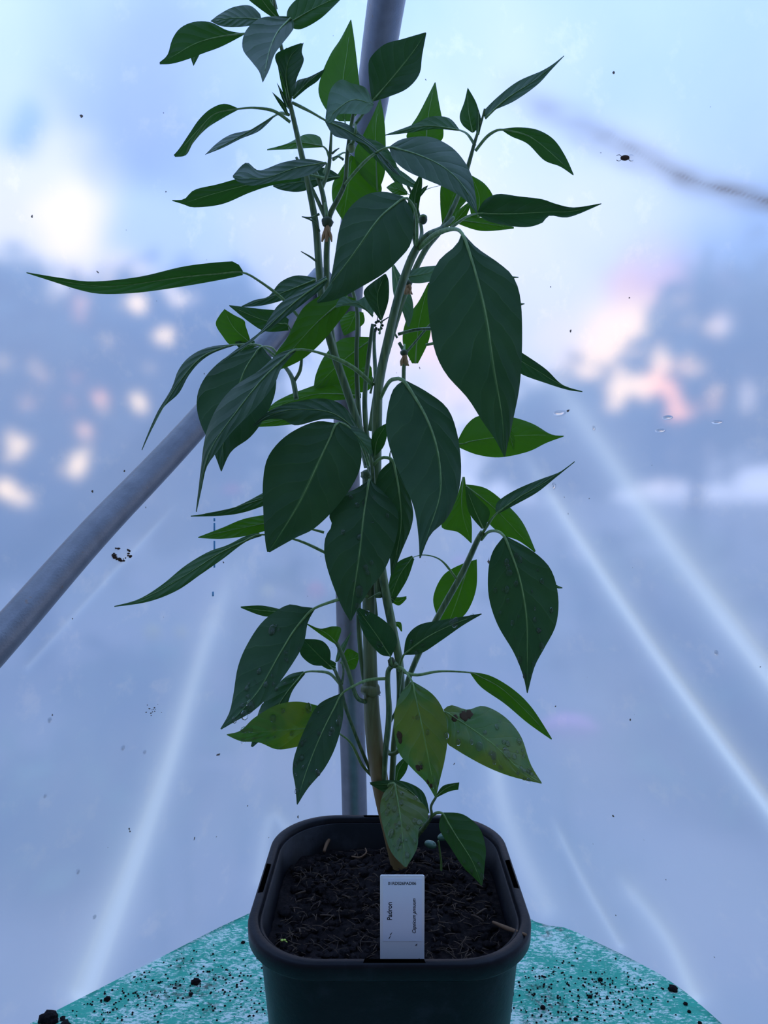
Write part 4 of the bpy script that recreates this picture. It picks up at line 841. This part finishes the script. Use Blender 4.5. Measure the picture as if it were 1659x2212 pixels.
# thin twiglets (bare flower stalks)
for pts in ([(690, 570, .52), (672, 556, .515), (650, 543, .51)], [(690, 500, .52), (680, 480, .515), (652, 468, .51)], [(1090, 598, .45), (1105, 599, .45), (1120, 599, .45)], [(1120, 657, .45), (1127, 657, .45), (1133, 656, .45)], [(742, 345, .535), (730, 338, .535), (716, 342, .535)], [(690, 462, .51), (672, 470, .51), (652, 468, .51)], [(800, 850, .51), (806, 822, .51), (802, 812, .51)], [(822, 1280, .5), (808, 1287, .5), (795, 1294, .50)], [(717, 332, .54), (725, 325, .54), (733, 320, .54)], [(858, 730, .55), (848, 716, .55), (838, 730, .55)], [(845, 1010, .54), (842, 985, .54), (845, 970, .54)]):
    mb = MB(); add_tube(mb, [PB(*p) for p in pts], [.0009, .0007, .0003], seg=6); link('stalk', mb.mesh('stalk'), PL, M['stem'])

# ------------------------------------------------------------------ seedling in the pot
sb = on_z(952, 1886, SZ + .001); e = tag(empty('seedling', sb), 'tiny weed seedling with two round leaves at the right of the compost', 'seedling')
sy = sb.y
mb = MB(); add_tube(mb, [Vector((0, 0, -.003)), P(953, 1865, sy) - sb, P(950, 1840, sy - .003) - sb, P(947, 1817, sy - .006) - sb], [.0009, .0009, .0008, .0007], seg=7); link('stem', mb.mesh('stem'), e, M['stalk'])
for x, y, rx, ang in ((930, 1824, 14, .25), (957, 1808, 13, -.2)):
    mb = MB(); c = P(x, y, sy - .007) - sb; add_ball(mb, c, rx / F * sy, (1, .8, .58), 12, 8, rot=Matrix.Rotation(ang, 3, 'Y')); link('seed_leaf', mb.mesh('seed_leaf'), e, M['D'] if False else simple('seed_leaf_green', (.05, .13, .09), .25, .6))
q = on_z(613, 2035, SZ + .003); mb = MB()
for k in range(5): a = k * 1.3; add_ball(mb, Vector((math.cos(a) * .0014, math.sin(a) * .001, k * .0005)), .0011, (1, .8, .5), 7, 5)
o = link('sprout', mb.mesh('sprout'), None, simple('sprout_green', (.45, .60, .10), .5, .3)); o.location = q; tag(o, 'tiny yellow green sprout at the front left of the compost', 'sprout')

# ------------------------------------------------------------------ crumbs of soil on the cloth
CR = [(423, 2121, .0040, 'large dark soil crumb on the cloth left of the pot'), (413, 2147, .0018, 'small soil crumb just below the large one left of the pot'),
      (1454, 2136, .0042, 'large dark soil crumb near the right edge of the cloth'), (1481, 2168, .0019, 'soil crumb below the large one at the right edge of the cloth'),
      (1489, 2185, .0016, 'lowest small crumb below the large one at the right edge'), (525, 2036, .0020, 'small crumb close to the left corner of the rim'),
      (232, 2158, .0028, 'soil crumb on the cloth near its left edge'), (105, 2200, .0075, 'biggest soil heap at the bottom left of the cloth'),
      (1297, 2116, .0022, 'soil crumb on the cloth midway right of the pot'), (1275, 2153, .0020, 'soil crumb below midway right of the pot'),
      (1173, 2176, .0022, 'soil crumb close beside the pot at lower right'), (1244, 2202, .0018, 'small crumb at the bottom right of the pot'), (1512, 2210, .0018, 'small crumb at the bottom right corner of the cloth')]
for i, (x, y, r, lab) in enumerate(CR):
    q = on_z(x, y, TZ + r * .3); mb = MB(); add_ball(mb, (0, 0, 0), r, (1, .8, .65), 12, 9, jit=.55)
    if r > .005:
        for k in range(9): add_ball(mb, (random.uniform(-.003, .030), random.uniform(-.012, .004), -r * .15), random.uniform(.002, .0045), (1, .9, .6), 9, 7, jit=.6)
    o = link('soil_crumb', mb.mesh('soil_crumb'), None, M['soil']); o.location = q; tag(o, lab, 'soil crumb', 'soil crumbs on the cloth')
mb = MB(); rnd = random.Random(11); nC = 0
while nC < 900:
    cx, cy = rnd.choice(((200, 2160), (300, 2150), (560, 2110), (550, 2180), (1180, 2120), (1260, 2140), (1230, 2180), (1350, 2150), (400, 2110)))
    x, y = rnd.gauss(cx, 75), rnd.gauss(cy, 32); q = on_z(x, min(y, 2300), TZ)
    if not (-.36 < q.x < .34 and .2 < q.y < .74): continue
    nC += 1
    inside = abs(q.x - (-.0)) < .36
    # keep crumbs on the cloth
    k = min(range(len(outl)), key=lambda i: (outl[i] - q).length)
    if (q - ctr).length > (outl[k] - ctr).length * .97: continue
    r = rnd.uniform(.0004, .0012); add_ball(mb, q + Vector((0, 0, r * .5)), r, (1, .8, .7), 5, 4)
o = link('soil_grains', mb.mesh('soil_grains'), None, M['soil']); tag(o, 'fine dark soil grains scattered over the green cloth', 'soil', kind='stuff')

# ------------------------------------------------------------------ marks on the film
def film_hit(x, y):
    from mathutils.bvhtree import BVHTree
    global _bvh
    try: _bvh
    except NameError: _bvh = BVHTree.FromPolygons([tuple(v) for v in vs], fs)
    h = _bvh.ray_cast(CAM, ray(x, y).normalized()); return h[0], h[1]
FD = [(1210, 892, 11, 'wide water drop on the film right of the largest leaf'), (1197, 1049, 7, 'round water drop on the film above the upturned leaf tip'), (1427, 930, 8, 'flat water drop on the film under the long trickle'),
      (1550, 912, 8, 'water drop on the film near the right edge'), (1442, 902, 8, 'water drop at the end of the trickle on the film'), (107, 1555, 6, 'water drop on the film at the lower left edge'), (265, 1615, 6, 'upper of two drops left of the bright crease'),
      (312, 1624, 5, 'right one of two drops beside the bright crease'), (97, 1719, 5, 'water drop on the lower left film below the others'), (168, 1882, 6, 'water drop low on the left film'), (204, 1980, 5, 'water drop on the film just above the cloth'), (1548, 1410, 6, 'water drop between the two bright creases on the right'),
      (1283, 925, 5, 'small drop on the right crease')]
for x, y, r, lab in FD:
    h, nrm = film_hit(x, y)
    if nrm.dot(CAM - h) < 0: nrm = -nrm
    mb = MB(); rr_ = r / F * h.y; q = nrm.to_track_quat('Z', 'Y').to_matrix(); wide = 1.6 if r >= 8 else .85
    add_ball(mb, (0, 0, 0), rr_, (wide if abs(nrm.z) < .99 else 1, .6 if r >= 8 else 1.1, .35), 12, 8, rot=q)
    o = link('water_drop', mb.mesh('water_drop'), None, M['water']); o.location = h + nrm * rr_ * .12; tag(o, lab, 'water drop', 'water drops on the film')
M['mud'] = simple('mud_speck', (.06, .035, .025), .9, .1); M['blue'] = simple('blue_print', (.10, .30, .50), .7, .2)
mb = MB(); rnd = random.Random(4)
for _ in range(46):
    a = rnd.uniform(0, 6.28); rad_ = 17 * rnd.uniform(.75, 1.1)
    if rnd.random() < .45: a = rnd.uniform(1.6, 3.0)
    h, nrm = film_hit(262 + rad_ * math.cos(a) * 1.1, 1196 + rad_ * math.sin(a) * .85); 
    if nrm.dot(CAM - h) < 0: nrm = -nrm
    add_ball(mb, h + nrm * .0006, rnd.uniform(.0006, .0019), (1, 1, .6), 6, 4, jit=.5)
for _ in range(14):
    h, nrm = film_hit(332 + rnd.gauss(0, 9), 1533 + rnd.gauss(0, 7)); add_ball(mb, h + (CAM - h).normalized() * .0006, rnd.uniform(.0004, .0011), (1, 1, .6), 6, 4)
o = link('mud_spatter', mb.mesh('mud_spatter'), film, M['mud']); tag(o, 'ring of brown mud specks on the film')
mb = MB()
for y0, y1 in ((1119, 1126), (1130, 1150), (1154, 1160), (1168, 1194), (1205, 1226), (1278, 1288)):
    a, b_ = film_hit(463 - (3 if y0 > 1250 else 0), y0)[0], film_hit(463 - (3 if y0 > 1250 else 0), y1)[0]; tw = (CAM - a).normalized() * .0006
    add_tube(mb, [a + tw, b_ + tw], [.0011], n=3, seg=5)
o = link('printed_dashes', mb.mesh('printed_dashes'), film, M['blue']); tag(o, 'faint blue printed dashes on the film')
# tiny insect on the film
h, nrm = film_hit(1350, 341); to = (CAM - h).normalized(); mb = MB(); add_ball(mb, (0, 0, 0), .0034, (1.3, .8, .7), 10, 7)
bg_ = empty('insect', h + to * .003); tag(bg_, 'small dark insect sitting on the film under the brown fold', 'insect')
link('body', mb.mesh('body'), bg_, M['mud'])
for sx_ in (-1, 1):
    mb = MB()
    for k in (-1, 1): add_tube(mb, [Vector((sx_ * .003, 0, k * .001)), Vector((sx_ * .0055, 0, k * .003)), Vector((sx_ * .008, 0, k * .002))], [.0003], n=5, seg=4)
    link('leg', mb.mesh('leg'), bg_, M['mud'])

# ------------------------------------------------------------------ garden outside
holesL = [(35, 960, 34, 45), (185, 930, 26, 34), (218, 870, 24, 40), (145, 870, 20, 26), (128, 1030, 26, 30), (165, 1010, 26, 38), (20, 1050, 24, 36), (75, 940, 16, 32), (188, 980, 32, 13), (235, 735, 24, 24), (70, 790, 24, 24), (270, 950, 13, 16),
          (360, 730, 34, 34), (165, 660, 22, 46), (170, 820, 22, 16), (300, 870, 26, 30), (60, 870, 20, 30), (100, 820, 18, 20), (330, 800, 24, 20), (110, 640, 18, 34), (10, 780, 20, 22), (60, 1090, 34, 24), (400, 650, 40, 24), (290, 660, 26, 20), (120, 960, 14, 22)]
def gp(x, y, Y): return tuple(P(x, y, Y))
tree('garden_tree', (-2.6, 4.6, 0), [(gp(130, 900, 4.6), (1.3, .5, .75)), (gp(40, 980, 4.4), (.8, .5, .8)), (gp(380, 960, 4.8), (.9, .5, .75)), (gp(300, 760, 4.8), (.7, .5, .5)), (gp(20, 700, 4.8), (.45, .5, .4)), (gp(480, 700, 4.8), (.3, .5, .3))],
     [([(-2.3, 4.7, 0), (-2.2, 4.7, 1.2), (-2.0, 4.7, 2.6)], [.09, .07, .03])], 9000, .085, 'blurred tree outside behind the film on the left', 'tree', holes=holesL, seed=2)
tree('garden_tree', (2.6, 5.4, 0), [(gp(1480, 880, 5.4), (1.2, .5, .55)), (gp(1600, 760, 5.6), (.8, .5, .7)), (gp(1240, 960, 5.2), (.7, .4, .4))],
     [([(2.4, 5.5, 0), (2.4, 5.5, 1.0), (2.5, 5.5, 2.2)], [.08, .06, .03])], 5000, .08, 'blurred tree outside behind the film on the right', 'tree', holes=[(1300, 740, 55, 50), (1330, 840, 26, 60), (1400, 835, 75, 26), (1422, 785, 26, 40), (1465, 875, 26, 40), (1530, 865, 34, 34), (1610, 850, 20, 55), (1330, 690, 50, 50), (1555, 700, 30, 26), (1500, 790, 60, 22), (1610, 775, 22, 22), (1260, 800, 30, 24)], seed=6)
for i, (x, y, Y, r, sd, lab) in enumerate(((300, 1620, 2.7, (.30, .25, .42), 3, 'blurred dark shrub outside the film low on the left'), (90, 1840, 2.15, (.24, .16, .30), 4, 'lowest blurred shrub outside at the left edge'), (640, 1420, 3.7, (.35, .3, .5), 5, 'blurred shrub outside behind the upright tube'), (1400, 1330, 3.4, (.6, .4, .45), 7, 'blurred shrub outside between the creases on the right'), (1600, 1650, 2.7, (.45, .35, .35), 8, 'blurred shrub outside at the right edge'))):
    c = gp(x, y, Y); base = (c[0], c[1], 0)
    tree('garden_shrub', base, [(c, r)], [([(c[0], c[1], 0), (c[0] + .03, c[1], max(.1, c[2] * .6))], [.03, .015])], 520, .07, lab, 'shrub', seed=sd)
def flower(name, x, y, Y, r, mt, lab, sc=(1, .6, 1)):
    c = P(x, y, Y); e = tag(empty(name, (c.x, c.y, 0)), lab, 'flower'); mb = MB(); add_ball(mb, (0, 0, c.z), r, sc, 12, 8, jit=.3); link('flower_head', mb.mesh('flower_head'), e, M[mt])
    mb = MB(); add_tube(mb, [Vector((.02, 0, 0)), Vector((.0, 0, c.z * .5)), Vector((0, 0, c.z - r * .7))], [.008, .006], seg=6); link('stem', mb.mesh('stem'), e, M['stem'])
flower('red_flower', 683, 1278, 1.9, .024, 'redp', 'blurred red flower outside left of the upright tube')
flower('yellow_flower', 329, 1368, 1.8, .021, 'yelp', 'blurred yellow flower outside below the sloping tube')
flower('yellow_flower', 390, 1368, 1.9, .016, 'yelp', 'paler blurred yellow flower right of the brighter one')
flower('orange_flower', 500, 1060, 2.2, .03, 'redp', 'blurred orange flower outside near the narrow left leaf tips', (1, .6, .5))
flower('orange_flower', 578, 1280, 2.1, .018, 'yelp', 'blurred pale flower outside left of the red one')
flower('pink_flower', 1225, 1570, 2.0, .055, 'pinkp', 'blurred pink flower outside right of the shiny wet leaf', (1.5, .6, .6))
flower('pink_flower', 995, 1215, 2.2, .03, 'pinkp', 'blurred pink flower outside behind the right branch', (1, .6, .5))
